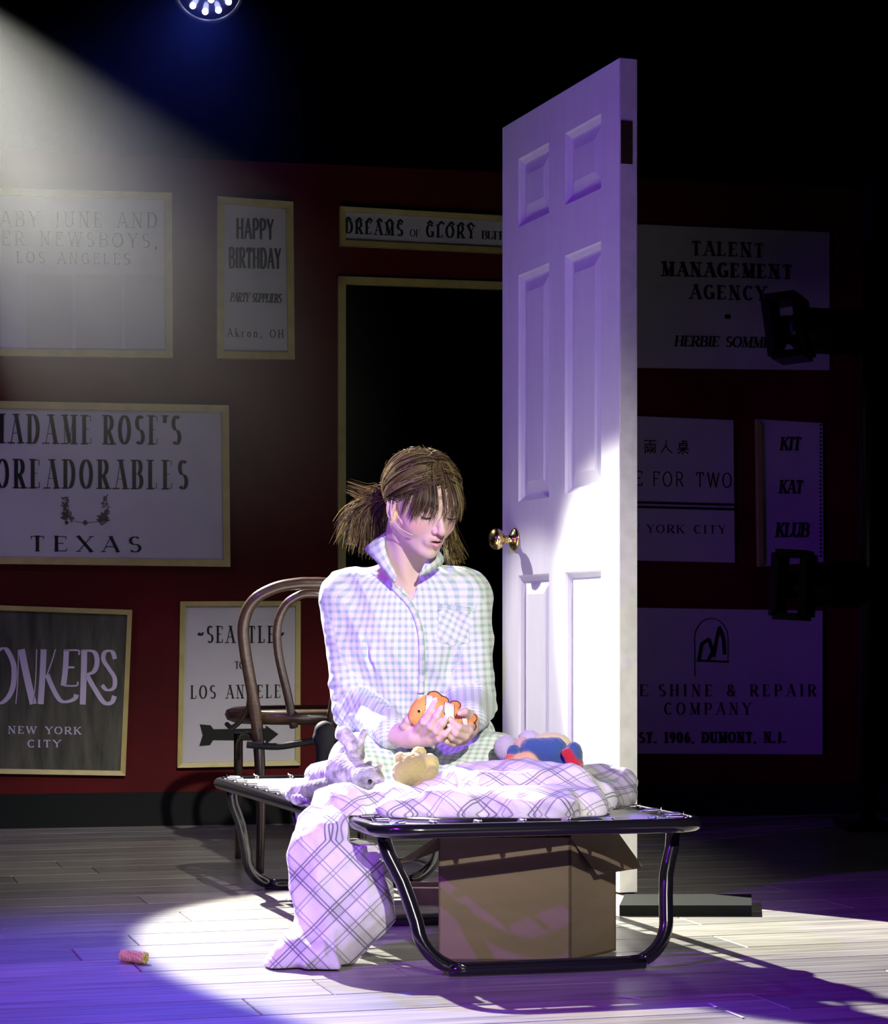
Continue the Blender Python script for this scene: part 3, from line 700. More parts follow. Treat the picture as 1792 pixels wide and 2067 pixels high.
for (zt, zb) in rows:
    for (a, b) in ((uA[0], uA[1]), (uB[0], uB[1])):
        mb = MB(); e1, e2, e3 = .016, .022, .052
        lv = [(0, 0), (.004, -.006), (e1, -.014), (e2, -.014), (e3, -.005)]
        ring = []
        for (ins, o) in lv: ring.append([dp(a+ins, zb+ins, o), dp(b-ins, zb+ins, o), dp(b-ins, zt-ins, o), dp(a+ins, zt-ins, o)])
        vs = [p for r in ring for p in r]; fs = []
        for i in range(len(lv)-1):
            for k in range(4): fs.append((i*4+k, i*4+(k+1) % 4, (i+1)*4+(k+1) % 4, (i+1)*4+k))
        n_ = (len(lv)-1)*4; fs.append((n_, n_+1, n_+2, n_+3))
        vs += [dp(a, zb, -TKN+.004), dp(b, zb, -TKN+.004), dp(b, zt, -TKN+.004), dp(a, zt, -TKN+.004)]; m4 = len(vs)-4
        fs += [(k, m4+k, m4+(k+1) % 4, (k+1) % 4) for k in range(4)]+[(m4+3, m4+2, m4+1, m4)]
        mb.add(vs, fs); mb.build('door_panel', m_door, dr)
ed = MB(); ed.hexa([dp(-.0015, Z0, -.002), dp(-.0015, Z0, -TKN+.002), dp(-.0015, DH, -TKN+.002), dp(-.0015, DH, -.002)], dl*.002); ed.build('edge_strip', m_edge, dr)
hz0, hz1 = EYE-(330-HZ)/FX*5.4, EYE-(243-HZ)/FX*5.4
MB().hexa([dp(-.003, hz0, -.003), dp(-.003, hz0, -.033), dp(-.003, hz1, -.033), dp(-.003, hz1, -.003)], dl*.002).build('hinge_leaf', m_hinge, dr)
ku = door_u(1040); kz = EYE-(1089-HZ)/FX*(DN[1]+dl[1]*ku); kc_ = dp(ku, kz, 0)
kn = MB().lathe([(.031, -.001), (.032, .004), (.026, .009), (.013, .013), (.011, .030), (.014, .036), (.024, .042), (.0295, .052), (.028, .063), (.018, .071), (.001, .073)], 28, kc_, dn).build('knob', m_brass, dr)
# low black foot of the door
tag(MB().hexa([W(1250, 1850, 4.99)*np.array([1, 1, 0]), (W(1517, 1850, 4.99))*np.array([1, 1, 0]), W(1517, 1850, 4.99)*np.array([1, 1, 0])+np.array([0, 0, .024]), W(1250, 1850, 4.99)*np.array([1, 1, 0])+np.array([0, 0, .024])], (.03, .22, 0)).build('door_foot', m_plinth), 'low black board on the floor to the right of the cardboard box', 'board')

# ================================================================ HAZE round the beam
hm = bpy.data.materials.new('theatrical haze'); hm.use_nodes = True; N = hm.node_tree.nodes; L = hm.node_tree.links; N.clear()
out = N.new('ShaderNodeOutputMaterial'); vs_ = N.new('ShaderNodeVolumeScatter'); L.new(vs_.outputs[0], out.inputs['Volume'])
vs_.inputs['Color'].default_value = (.95, .97, 1, 1); vs_.inputs['Anisotropy'].default_value = .25
tc = N.new('ShaderNodeTexCoord'); sp = N.new('ShaderNodeSeparateXYZ'); L.new(tc.outputs['Generated'], sp.inputs[0])
def edge(x, a, b): 
    return ramp(N, L, x, [(0, 0), (a, 1), (b, 1), (1, 0)])
fall = M_(N, L, 'MULTIPLY', M_(N, L, 'MULTIPLY', edge(sp.outputs[0], .25, .5), edge(sp.outputs[1], .35, .9)), edge(sp.outputs[2], .45, .9))
nz = N.new('ShaderNodeTexNoise'); nz.inputs['Scale'].default_value = 1.6; nz.inputs['Detail'].default_value = 2; L.new(tc.outputs['Object'], nz.inputs['Vector'])
so = N.new('ShaderNodeSeparateXYZ'); L.new(tc.outputs['Object'], so.inputs[0])
topz = M_(N, L, 'ADD', so.outputs[2], M_(N, L, 'MULTIPLY', so.outputs[0], .95))
fall = M_(N, L, 'MULTIPLY', fall, ramp(N, L, M_(N, L, 'DIVIDE', M_(N, L, 'SUBTRACT', 1.34, topz), .55), [(0, .16), (1, 1)]))  # haze thinned above a slope to draw the beam's upper edge
dens = M_(N, L, 'MULTIPLY', M_(N, L, 'MULTIPLY', fall, M_(N, L, 'ADD', nz.outputs['Fac'], .4)), .030)
L.new(dens, vs_.inputs['Density'])
q_ = [wxy(sL+.2, .8, 1.75), wxy(s_of(640), .8, 1.75), wxy(s_of(640), 3.02, 1.75), wxy(sL+.2, 3.02, 1.75)]
hz = MB().hexa(q_, -wn*1.69).build('haze', hm)
tag(hz, 'thin pale haze hanging in the air where the white beam crosses', 'haze', kind='stuff')
# ================================================================ COT
m_tube = mat('black enamelled steel', (.010, .010, .012), .16, spec=.7, coat=.6)
m_chr = mat('zinc spring wire', (.75, .74, .76), .22, metal=1.0)
m_canvas = mat('grey white cot canvas', (.66, .66, .65), .8, spec=.2, bump=.4, bscale=600, bdist=.0008, noise=.08, nscale=12)
CO = np.array([-.109, 4.04, 0]); vF = np.array([-.457, 1.43, 0]); CL = np.linalg.norm(vF); vF /= CL; vR = np.array([.607, .16, 0]); CW = np.linalg.norm(vR); vR /= CW
HR = .27
def cp(u, v, z=HR): return CO+vR*u+vF*v+np.array([0, 0, z])         # u across, v towards the far end
cot = empty('folding_cot', cp(CW/2, CL/2, 0)); tag(cot, 'black steel tube folding cot with grey canvas hung on springs', 'cot')
def rounded(u0, u1, v0, v1, R, n=6):
    out = []
    for (cu, cv, a0) in ((u1-R, v0+R, -90), (u1-R, v1-R, 0), (u0+R, v1-R, 90), (u0+R, v0+R, 180)):
        for i in range(n+1): a = math.radians(a0+90*i/n); out.append((cu+R*math.cos(a), cv+R*math.sin(a)))
    return out
MB().tube([cp(u, v) for u, v in rounded(0, CW, 0, CL, .075)], .0135, 12, closed=True).build('top_rail', m_tube, cot)
def leg_u(v_top, v_bot):
    R = .085; i = .045; pts = []
    u0, u1 = i, CW-i
    def at(u, z): t_ = (HR-z)/(HR-.0135); return cp(u, v_top+(v_bot-v_top)*t_, z)
    w = .045
    pts = [at(u0-.02, HR-.012), at(u0-.012, HR-.05), at(u0+.01, .17)]
    for k in range(7): a = math.radians(180+90*k/6); pts.append(at(u0+w+R+R*math.cos(a)-.015, .0135+R+R*math.sin(a)))
    q = list(pts)
    for k in range(7): a = math.radians(270+90*k/6); q.append(at(u1-R-.02+R*math.cos(a), .0135+R+R*math.sin(a)))
    q += [at(u1-.01, .17), at(u1+.008, HR-.05), at(u1+.015, HR-.012)]
    return MB().tube(catmull(q, 2), .0135, 12)
leg_u(.10, .02).build('leg', m_tube, cot); leg_u(CL*.5, CL*.5).build('leg', m_tube, cot); leg_u(CL-.10, CL-.0).build('leg', m_tube, cot)
# canvas with a slight sag and turned hem
ins = .042; mb = MB(); nu, nv = 16, 36
def sag(u, v):
    a = math.sin(PI*min(max(u, 0), 1)); b = math.sin(PI*min(max(v, 0), 1)); return -.010*min(1, a*1.6)*min(1, b*3)
vs = []
for j in range(nv+1):
    for i in range(nu+1):
        s_, t_ = i/nu, j/nv; u = ins+(CW-2*ins)*s_; v = ins+(CL-2*ins)*t_
        cornerr = max(0, .06-min(u-ins, CW-ins-u)-0*v)
        vs.append(cp(u, v, HR+.004+sag(s_, t_)))
mb.add(vs, [(j*(nu+1)+i, j*(nu+1)+i+1, (j+1)*(nu+1)+i+1, (j+1)*(nu+1)+i) for j in range(nv) for i in range(nu)], True)
cv = mb.build('canvas', m_canvas, cot); s_ = cv.modifiers.new('t', 'SOLIDIFY'); s_.thickness = .004; s_.offset = 1
# springs: one helix mesh shared by all
hx = []
for k in range(90): a = k*2*PI/8; hx.append((.006+.026*k/90, .0042*math.cos(a), .0042*math.sin(a)))
hb = MB().tube([(0, 0, 0), (.004, 0, 0)]+hx+[(.036, 0, 0), (.044, 0, .0)], .0011, 4)
hb.tube([(-.003, 0, .006), (0, 0, 0), (-.003, 0, -.012)], .0013, 4)
sme = hb.mesh('spring'); sme.materials.append(m_chr)
m_clip = mat('zinc clip', (.7, .7, .72), .3, metal=1.0)
def spring(u, v, du, dv):
    a = vR*du+vF*dv; q = Vector(a).to_track_quat('X', 'Z'); o = bpy.data.objects.new('spring', sme); C.objects.link(o)
    o.parent = cot; o.matrix_parent_inverse = cot.matrix_basis.inverted(); o.location = Vector(cp(u, v, HR+.012)); o.rotation_mode = 'QUATERNION'; o.rotation_quaternion = q
n_ = 6
for i in range(n_):
    u = .10+(CW-.20)*i/(n_-1); spring(u, .008, 0, 1); spring(u, CL-.008, 0, -1)
for j in range(13):
    v = .10+(CL-.2)*j/12; spring(.008, v, 1, 0); spring(CW-.008, v, -1, 0)
for (u, v, du, dv) in ((.03, .03, .7, .7), (CW-.03, .03, -.7, .7), (.03, CL-.03, .7, -.7), (CW-.03, CL-.03, -.7, -.7)): spring(u, v, du, dv)
# pale strap end hanging off the left side
st = MB(); a = W(590, 1612, 4.69); b = W(626, 1612, 4.66); c = W(616, 1655, 4.66); d = W(608, 1684, 4.66); e = W(598, 1655, 4.68)
st.add([a, b, c, d, e], [(0, 4, 3, 2, 1)]); o = st.build('strap', mat('lavender webbing', (.42, .38, .5), .8), cot); q = o.modifiers.new('t', 'SOLIDIFY'); q.thickness = .004

# ================================================================ BENTWOOD CHAIR
m_wood = mat('dark bentwood', (.062, .034, .022), .28, spec=.6, coat=.35, noise=.4, nscale=8, stretch=(3, 3, 14))
ch = empty('bentwood_chair', W(628, 1745, 6.05)*np.array([1, 1, 0])); tag(ch, 'dark bentwood cafe chair with arched hoop back behind the cot', 'chair')
CH0 = 628
def hp(px, py, up=0): 
    d = 5.86-.00045*max(0, 1465-py)
    return W(px, py, d)
ho = [(524, 1765), (526, 1680), (526, 1590), (521, 1490), (511, 1410), (494, 1310), (492, 1255), (512, 1212), (555, 1187), (600, 1178), (628, 1177)]
full = ho+[(2*CH0-x, y) for x, y in ho[::-1][1:]]
pts = [hp(x, y) for x, y in full]; pts[0][2] = .004; pts[-1][2] = .004
cm = catmull(pts, 5); rr = [.0105+.006*min(1, max(0, p[2])/.45) if p[2] < .45 else .0155 for p in cm]
MB().tube(cm, rr, 12).build('back_hoop', m_wood, ch)
ih = [(593, 1468), (581, 1405), (562, 1320), (560, 1262), (576, 1222), (604, 1202), (628, 1198)]
full = ih+[(2*CH0-x, y) for x, y in ih[::-1][1:]]
MB().tube(catmull([hp(x, y) for x, y in full], 5), .0115, 10).build('inner_hoop', m_wood, ch)
sc_ = W(622, 1450, 6.06); zt = .432
MB().lathe([(.001, -.004), (.175, -.006), (.185, .0), (.205, .003), (.222, -.004), (.226, -.016), (.220, -.030), (.20, -.038), (.15, -.034), (.001, -.030)], 48, (sc_[0], sc_[1], zt), (0, 0, 1)).build('seat', m_wood, ch)
for x in (481, 2*CH0-481):
    f = W(x, 1735, 6.27); f[2] = .003
    MB().tube(catmull([f, W(x, 1600, 6.25), (W(x, 1480, 6.22))], 4), [.0095]*4+[.013]*5, 10).build('leg', m_wood, ch)
for sg in (1, -1):
    X = lambda x: x if sg == 1 else 2*CH0-x
    MB().tube(catmull([W(X(500), 1372, 5.83), W(X(503), 1415, 5.86), W(X(494), 1445, 5.9), W(X(470), 1468, 6.0), W(X(458), 1462, 6.06)], 5), .007, 8).build('brace', m_wood, ch)
    MB().tube(catmull([W(X(480), 1530, 6.22), W(X(482), 1495, 6.16), W(X(500), 1482, 6.0), W(X(516), 1500, 5.9), W(X(522), 1540, 5.87)], 5), .007, 8).build('brace', m_wood, ch)
m_str = mat('black webbing', (.006, .006, .008), .7)
sb = MB().tube(catmull([W(498, 1503, 5.80), W(560, 1507, 5.80), W(620, 1498, 5.80), W(700, 1490, 5.80), W(752, 1488, 5.82)], 5), .009, 8)
tag(sb.build('black_strap', m_str), 'black strap tied straight across the back of the bentwood chair', 'strap')
def knot(p):
    d = ell(p, W(655, 1478, 5.80), (.028, .02, .03)); d = su(d, rc(p, W(652, 1490, 5.80), W(648, 1560, 5.79), .020, .012), .01)
    d = su(d, rc(p, W(660, 1490, 5.80), W(668, 1535, 5.79), .018, .012), .01); return su(d, rc(p, W(640, 1492, 5.8), W(690, 1480, 5.8), .013, .012), .01)
kb = blob('black_cloth_knot', knot, W(600, 1600, 5.7)-.02, W(720, 1420, 5.92)+.02, .004, m_str)
tag(kb, 'black knotted cloth hanging from the strap under the chair seat', 'cloth')

# ================================================================ CARDBOARD BOX, SMALL BOX, LITTER
m_card = mat('brown cardboard', (.19, .145, .10), .85, spec=.15, noise=.1, nscale=6, bump=.1, bscale=90, bdist=.001, stretch=(1, 1, 5))
bx0 = W(885, 1940, 4.29)*np.array([1, 1, 0]); bx1 = W(1151, 1942, 4.285)*np.array([1, 1, 0]); bx2 = W(1243, 1920, 4.43)*np.array([1, 1, 0]); bx3 = bx0+bx2-bx1
bxo = empty('cardboard_box', (bx0+bx2)/2); tag(bxo, 'open brown cardboard box with folded out flaps standing under the cot', 'box')
H_ = .238; up = np.array([0, 0, H_]); z1 = np.array([0, 0, .001]); cor = [bx0, bx1, bx2, bx3]; cen = (bx0+bx2)/2
for i in range(4):
    a, b = cor[i], cor[(i+1) % 4]; inn = cen-(a+b)/2; inn /= np.linalg.norm(inn)
    MB().hexa([a+z1, b+z1, b+up, a+up], inn*.004).build('side_panel', m_card, bxo)
MB().hexa([cor[0]+z1, cor[1]+z1, cor[2]+z1, cor[3]+z1], (0, 0, .004)).build('bottom_panel', m_card, bxo)
def flap(a, b, a2, b2): 
    o = MB().hexa([a, b, b2, a2], (.0, .0, .004)).build('flap', m_card, bxo)
flap(bx1+up, bx2+up, W(1206, 1766, 4.33), W(1296, 1752, 4.50))
flap(bx3+up, bx0+up, W(800, 1745, 4.52), W(833, 1738, 4.33))
flap(bx2+up, bx3+up, bx2+up+np.array([.05, .10, -.08]), bx3+up+np.array([.02, .12, -.08]))
m_card2 = mat('rough brown crate wood', (.26, .17, .12), .7, noise=.3, nscale=20)
c0 = W(813, 1826, 5.20)*np.array([1, 1, 0]); c1 = W(1000, 1826, 5.20)*np.array([1, 1, 0])
tray = empty('low_tray', (c0+c1)/2); tag(tray, 'low brown wooden tray on the floor behind the cardboard box', 'tray')
for q, t_ in (([c0, c1, c1+[0, 0, .038], c0+[0, 0, .038]], (0, .008, 0)), ([c0+[0, .14, 0], c1+[0, .14, 0], c1+[0, .14, .038], c0+[0, .14, .038]], (0, .008, 0)),
              ([c0+[0, .008, 0], c0+[0, .14, 0], c0+[0, .14, .038], c0+[0, .008, .038]], (.008, 0, 0)), ([c1+[0, .008, 0], c1+[0, .14, 0], c1+[0, .14, .038], c1+[0, .008, .038]], (-.008, 0, 0))):
    MB().hexa(q, t_).build('side', m_card2, tray)
MB().hexa([c0+[.01, .01, .001], c1+[-.01, .01, .001], c1+[-.01, .135, .001], c0+[.01, .135, .001]], (0, 0, .026)).build('base', mat('pink lit tray bottom', (.6, .45, .42), .7), tray)  # base coloured pale pink for the light falling on it
# bitten roll / corn snack on the floor
m_snack = mat('yellow baked snack', (.85, .74, .22), .7, noise=.3, nscale=120, bump=.6, bscale=250, bdist=.002)
sp0 = W(243, 1938, 4.28); sp0[2] = .0125; sp1 = W(296, 1940, 4.25); sp1[2] = .012
def snack(p):
    d = rc(p, sp0+[.006, 0, 0], sp1-[.006, 0, 0], .0115, .0118)
    ax_ = (sp1-sp0)/np.linalg.norm(sp1-sp0)
    t_ = (p-sp0) @ ax_; L_ = np.linalg.norm(sp1-sp0)
    d = np.maximum(d, np.maximum(-t_+.0005, t_-L_)); d = ss(d, rc(p, sp1-[.004, 0, 0], sp1+[.02, 0, 0], .006, .006), .002)
    return d+.0012*np.sin(p[:, 0]*700+p[:, 2]*500)*np.sin(p[:, 1]*600)
tag(blob('corn_snack', snack, np.minimum(sp0, sp1)-.03, np.maximum(sp0, sp1)+.03, .0012, m_snack), 'yellow roll shaped snack lying on the floor boards at lower left', 'snack')
m_tape = mat('white tape', (.8, .8, .78), .6)
def floorpt(px, py): d = EYE*FX/(py-HZ); return np.array([(px-CX)/FX*d, d, .0012])
for lab, a, b, w in (('faint short white scrape of tape on the floor below the box', (1250, 2012), (1293, 2018), .004), ('short white tape mark on the floor near the bottom right', (1432, 2027), (1446, 2035), .005),
                ('longer white tape mark at the bottom right edge of the light', (1466, 2042), (1500, 2056), .005)):
    A_, B_ = floorpt(*a), floorpt(*b); d_ = B_-A_; n_ = np.array([-d_[1], d_[0], 0]); n_ = n_/np.linalg.norm(n_)*w/2
    tag(MB().hexa([A_-n_, B_-n_, B_+n_, A_+n_], (0, 0, .0008)).build('floor_tape', m_tape), lab, 'tape')
# ================================================================ PERSON
m_skin = vcol('skin', .5, sss=.12, bump=.15, bscale=500, bdist=.0004)
m_ging = gingham()
def V3(x, y, d): return W(x, y, d)
# head frame: hx towards her left, hf the way she faces, hu up
psi, phi = math.radians(32), math.radians(22)
hf = np.array([math.sin(psi)*math.cos(phi), -math.cos(psi)*math.cos(phi), -math.sin(phi)]); hx = np.array([math.cos(psi), math.sin(psi), 0]); hu = np.cross(hf, hx)
HS = .95; HO = W(852, 1013, 4.72); HR3 = np.stack([hx, hf, hu], 1)
def toh(p): return (p-HO) @ HR3/HS
def fromh(q): return HO+HR3 @ np.array(q)*HS
def head_sdf(p):
    q = toh(p); qa = q.copy(); qa[:, 0] = np.abs(qa[:, 0])
    d = ell(q, (0, -.014, .030), (.073, .093, .076))
    d = su(d, ell(q, (0, .030, -.012), (.064, .058, .075)), .02)
    d = su(d, ell(q, (0, .042, -.050), (.040, .042, .050)), .018)
    d = su(d, rc(qa, (.049, -.004, -.055), (.014, .064, -.092), .013, .011), .022)       # jaw
    d = su(d, ell(q, (0, .074, -.095), (.013, .011, .012)), .012)                        # chin
    d = su(d, ell(qa, (.037, .048, -.034), (.022, .022, .022)), .016)                    # cheeks
    d = su(d, rc(qa, (.008, .080, .018), (.040, .066, .017), .008, .007), .012)          # brow
    d = ss(d, ell(qa, (.031, .094, -.003), (.017, .017, .012)), .012)                    # sockets
    d = su(d, ell(qa, (.0305, .0690, -.004), (.0150, .0150, .0125)), .003)               # closed lids
    d = su(d, rc(q, (0, .083, .000), (0, .103, -.033), .0062, .0085), .010)              # nose
    d = su(d, ell(q, (0, .104, -.035), (.0095, .0085, .008)), .005)
    d = su(d, ell(qa, (.0115, .092, -.038), (.0065, .008, .0060)), .004)
    d = ss(d, ell(qa, (.0060, .099, -.0445), (.0032, .005, .0032)), .002)
    d = su(d, ell(q, (0, .080, -.062), (.024, .013, .018)), .010)                        # mouth mound
    d = su(d, rc(qa, (.0, .0955, -.0565), (.019, .084, -.0610), .0042, .0020), .0035)    # upper lip
    d = su(d, rc(qa, (.0, .0935, -.0695), (.016, .084, -.0645), .0052, .0022), .0035)    # lower lip
    d = ss(d, ell(q, (0, .096, -.0625), (.0155, .012, .0026)), .0012)                    # parted
    d = ss(d, rc(q, (0, .092, -.081), (.0, .093, -.083), .004, .004), .008)
    # ears
    e = qa-np.array([.0735, -.006, -.012]); el = ell(e, (0, 0, 0), (.0065, .017, .029)); el = ss(el, ell(e, (.006, .002, .004), (.005, .010, .018)), .003)
    el = su(el, ell(e, (-.002, .006, -.027), (.005, .006, .009)), .005)
    d = su(d, el, .004)
    return d*HS
NB = W(812, 1168, 4.83)
SL, SR = W(700, 1208, 4.86), W(936, 1203, 4.82)
EL, ER = W(722, 1430, 4.80), W(948, 1425, 4.79)
WL, WR = W(800, 1482, 4.58), W(946, 1452, 4.57)
HLp, HRp = W(778, 1538, 4.90), W(893, 1538, 4.90)
KL, KR = W(728, 1552, 4.64), W(1000, 1550, 4.68)
AL, AR = W(893, 1606, 4.62), W(803, 1608, 4.60)
def neck_sdf(p):
    d = rc(p, fromh((0, -.030, -.045)), NB+[0, .0, -.01], .049, .054)
    d = su(d, rc(p, NB+[0, .0, -.02], SL+[.03, 0, .005], .035, .030), .05); d = su(d, rc(p, NB+[0, 0, -.02], SR+[-.03, 0, .005], .035, .030), .05)
    # sterno-mastoid cords
    d = su(d, rc(p, fromh((-.048, -.02, -.045)), W(824, 1186, 4.772), .007, .006), .022)
    return d
def torso_sdf(p, g=0.0):
    d = ell(p, W(816, 1300, 4.84), (.140+g, .094+g, .150+g)); d = su(d, ell(p, W(826, 1430, 4.86), (.118+g, .088+g, .12)), .05)
    d = su(d, ell(p, W(836, 1532, 4.90), (.150+g, .115+g, .082)), .05)
    d = su(d, rc(p, SL+[.02, 0, 0], SR-[.02, 0, 0], .050+g, .050+g), .05)
    qb = p.copy()
    for x in (772, 868): d = su(d, ell(p, W(x, 1312, 4.775), (.045, .04, .045)), .03)
    return d
def arm_sdf(p, k=1.0):
    d = None
    for S_, E_, W_ in ((SL, EL, WL), (SR, ER, WR)):
        a = su(rc(p, S_, E_, .044*k, .036*k), rc(p, E_, W_, .036*k, .023*k), .02); d = a if d is None else np.minimum(d, a)
    return d
def leg_sdf(p, g=0.0):
    d = None
    for h_, k_, a_, t_ in ((HLp, KL, AL, 1), (HRp, KR, AR, -1)):
        a = su(rc(p, h_, k_, .078+g, .056+g), rc(p, k_, a_, .050+g, .032+g), .03); d = a if d is None else np.minimum(d, a)
    return d
def foot_sdf(p):
    return np.minimum(rc(p, AL, AL+[.09, .05, -.006], .026, .017), rc(p, AR, AR+[-.09, .05, -.004], .026, .017))
# hands: lists of finger joints in (pixel x, pixel y, depth), radii in metres
HAND_L = dict(wrist=(802, 1483, 4.58), palm=[((803, 1484, 4.575), (838, 1484, 4.54), .019, .021), ((818, 1490, 4.56), (868, 1486, 4.515), .018, .015), ((812, 1476, 4.565), (848, 1470, 4.53), .015, .014), ((820, 1497, 4.555), (872, 1496, 4.52), .010, .010)],
  fingers=[[(843, 1474, 4.52), (856, 1456, 4.488), (869, 1434, 4.475), (878, 1415, 4.472)],
           [(857, 1480, 4.512), (870, 1465, 4.480), (881, 1446, 4.468), (889, 1431, 4.468)],
           [(869, 1486, 4.510), (882, 1475, 4.480), (893, 1460, 4.468), (901, 1448, 4.470)],
           [(874, 1494, 4.515), (887, 1490, 4.487), (898, 1482, 4.475), (906, 1473, 4.475)],
           [(812, 1478, 4.56), (818, 1465, 4.535), (824, 1453, 4.525), (829, 1443, 4.525)]], r=[.0088, .0090, .0085, .0074, .0092])
HAND_R = dict(wrist=(946, 1452, 4.57), palm=[((946, 1454, 4.565), (944, 1472, 4.545), .020, .020), ((938, 1462, 4.55), (930, 1480, 4.53), .016, .016), ((946, 1468, 4.55), (926, 1490, 4.53), .017, .014), ((934, 1488, 4.535), (915, 1494, 4.53), .013, .012)],
  fingers=[[(950, 1463, 4.535), (946, 1475, 4.500), (926, 1468, 4.478), (909, 1453, 4.474)],
           [(947, 1477, 4.532), (938, 1486, 4.498), (920, 1480, 4.480), (908, 1467, 4.476)],
           [(938, 1488, 4.530), (926, 1493, 4.500), (913, 1488, 4.486), (903, 1479, 4.484)],
           [(926, 1494, 4.533), (915, 1500, 4.508), (903, 1496, 4.497), (894, 1489, 4.495)],
           [(948, 1453, 4.55), (946, 1442, 4.525), (937, 1437, 4.505), (928, 1440, 4.497)]], r=[.0088, .0088, .0082, .0072, .0090])
def hand_sdf(p, H):
    d = None
    for a, b, ra, rb in H['palm']:
        e = rc(p, W(*a), W(*b), ra, rb); d = e if d is None else su(d, e, .012)
    d = su(d, rc(p, W(*H['wrist'])+(np.array([-.06, .06, -.0]) if H is HAND_L else np.array([0, .07, .02])), W(*H['wrist']), .024, .021), .012)
    for f, r in zip(H['fingers'], H['r']):
        P = [W(*x) for x in f]; e = chain(p, P, [r*1.12, r*1.03, r*.93, r*.74], .0025)
        e = su(e, ell(p, P[1], (r*1.08,)*3), .003)
        d = su(d, e, .0045)
    return d
def skin_col(v):
    q = toh(v); n = len(v); c = np.tile([.80, .585, .50], (n, 1)); qa = np.abs(q[:, 0])
    def mixc(w, col): 
        nonlocal c
        w = np.clip(w, 0, 1)[:, None]; c = c*(1-w)+np.array(col)*w
    mixc(.55*np.exp(-(((qa-.045)/.022)**2+((q[:, 2]+.035)/.022)**2))*(q[:, 1] > .02), (.80, .36, .34))
    up_ = np.exp(-((q[:, 2]+.0575)/.0042)**4)*np.exp(-(q[:, 0]/.0185)**6)*(q[:, 1] > .078); mixc(up_*.85, (.62, .30, .29))
    lo_ = np.exp(-((q[:, 2]+.0698)/.0052)**4)*np.exp(-(q[:, 0]/.0165)**6)*(q[:, 1] > .078); mixc(lo_*.9, (.78, .36, .34))
    mixc(np.exp(-((q[:, 2]+.0628)/.0022)**4)*np.exp(-(q[:, 0]/.0160)**6)*(q[:, 1] > .070)*(q[:, 1] < .099), (.10, .025, .025))
    mixc(.8*np.exp(-((q[:, 2]-.0175-.10*(.03-qa)*.15)/.0035)**2)*np.exp(-((qa-.031)/.017)**4)*(q[:, 1] > .05), (.20, .12, .075))
    mixc(.9*np.exp(-((q[:, 2]+.0125-.35*((qa-.031)**2)/.012)/.0016)**2)*np.exp(-((qa-.031)/.0150)**6)*(q[:, 1] > .05), (.03, .018, .015))
    mixc(.35*np.exp(-(((qa-.031)/.018)**2+((q[:, 2]+.004)/.012)**2))*(q[:, 1] > .05), (.50, .30, .27))
    mixc(.35*np.exp(-(((q[:, 0])/.012)**2+((q[:, 2]+.036)/.01)**2))*(q[:, 1] > .09), (.85, .45, .40))
    # finger tips and knuckles a little pinker
    for H in (HAND_L, HAND_R):
        for f in H['fingers']:
            dd = ((v-W(*f[3]))**2).sum(1); mixc(.35*np.exp(-dd/.009**2), (.86, .48, .42))
    return c
parts_ = []
def fine_head(p): return su(head_sdf(p), neck_sdf(p), .014)
lo = HO-[.12, .14, .15]; hi = HO+[.13, .13, .13]
parts_.append(sdf_mesh(lambda p: su(fine_head(p), torso_sdf(p)+.0, .03), np.minimum(lo, W(740, 1260, 4.66)), np.maximum(hi, W(905, 1000, 4.90)), .0017, 'h', 1))
cz = lambda p: np.minimum(su(su(torso_sdf(p, -.004), arm_sdf(p), .03), neck_sdf(p)+.004, .03), su(leg_sdf(p, -.006), foot_sdf(p), .02))
parts_.append(sdf_mesh(cz, (-.42, 4.45, .26), (.26, 5.05, .80), .006, 'b', 1))
parts_.append(sdf_mesh(lambda p: hand_sdf(p, HAND_L), W(770, 1520, 4.44)-.01, W(925, 1395, 4.66)+.01, .0013, 'l', 1))
parts_.append(sdf_mesh(lambda p: hand_sdf(p, HAND_R), W(875, 1520, 4.44)-.01, W(985, 1415, 4.68)+.01, .0013, 'r', 1))
vs = []; qs = []; n0 = 0
for v, q in parts_: vs.append(v); qs.append(q+n0); n0 += len(v)
vs = np.concatenate(vs); qs = np.concatenate(qs)
person = empty('person', (W(836, 1600, 4.88)[0], 4.88, .272))
tag(person, 'person in green gingham pyjamas sitting cross legged on the cot holding a plush fish', 'person')
body = link('body', np_mesh('body', vs, qs, skin_col(vs)), m_skin, person)

# ---- clothes
def fab_arm(v, S_, E_, W_, r0):
    out = np.zeros((len(v), 3)); best = np.full(len(v), 9.0); base = 0
    for a, b in ((S_, E_), (E_, W_)):
        ba = b-a; L_ = np.linalg.norm(ba); t = np.clip((v-a) @ ba/L_**2, 0, 1); d = np.linalg.norm(v-a-t[:, None]*ba, axis=1); m = d < best
        g = np.array([ba[0], ba[2]-.0]); fore = np.linalg.norm(g)/L_
        g = g/np.linalg.norm(g) if fore > .35 else np.array([0, -1.0])
        x, y = v[:, 0]-a[0], v[:, 2]-a[2]; al = x*g[0]+y*g[1]; pe = -x*g[1]+y*g[0]
        dy = v[:, 1]-a[1]
        out[m, 0] = (pe-(.5*dy if abs(g[0]) > .6 else 0))[m]; out[m, 1] = (al/max(fore, .5)-(dy if fore <= .35 else 0))[m]; best = np.minimum(best, d)
    return out, best
def fab_shirt(v):
    c = W(818, 1300, 4.84); ang = np.arctan2(v[:, 0]-c[0], -(v[:, 1]-c[1])); out = np.stack([ang*.125, v[:, 2], 0*ang], 1)
    dt = torso_sdf(v)
    for S_, E_, W_ in ((SL, EL, WL), (SR, ER, WR)):
        o, b = fab_arm(v, S_, E_, W_, .045); m = (b-.04 < dt-.006) & (v[:, 2] < S_[2]+.03); out[m] = o[m]
    return out
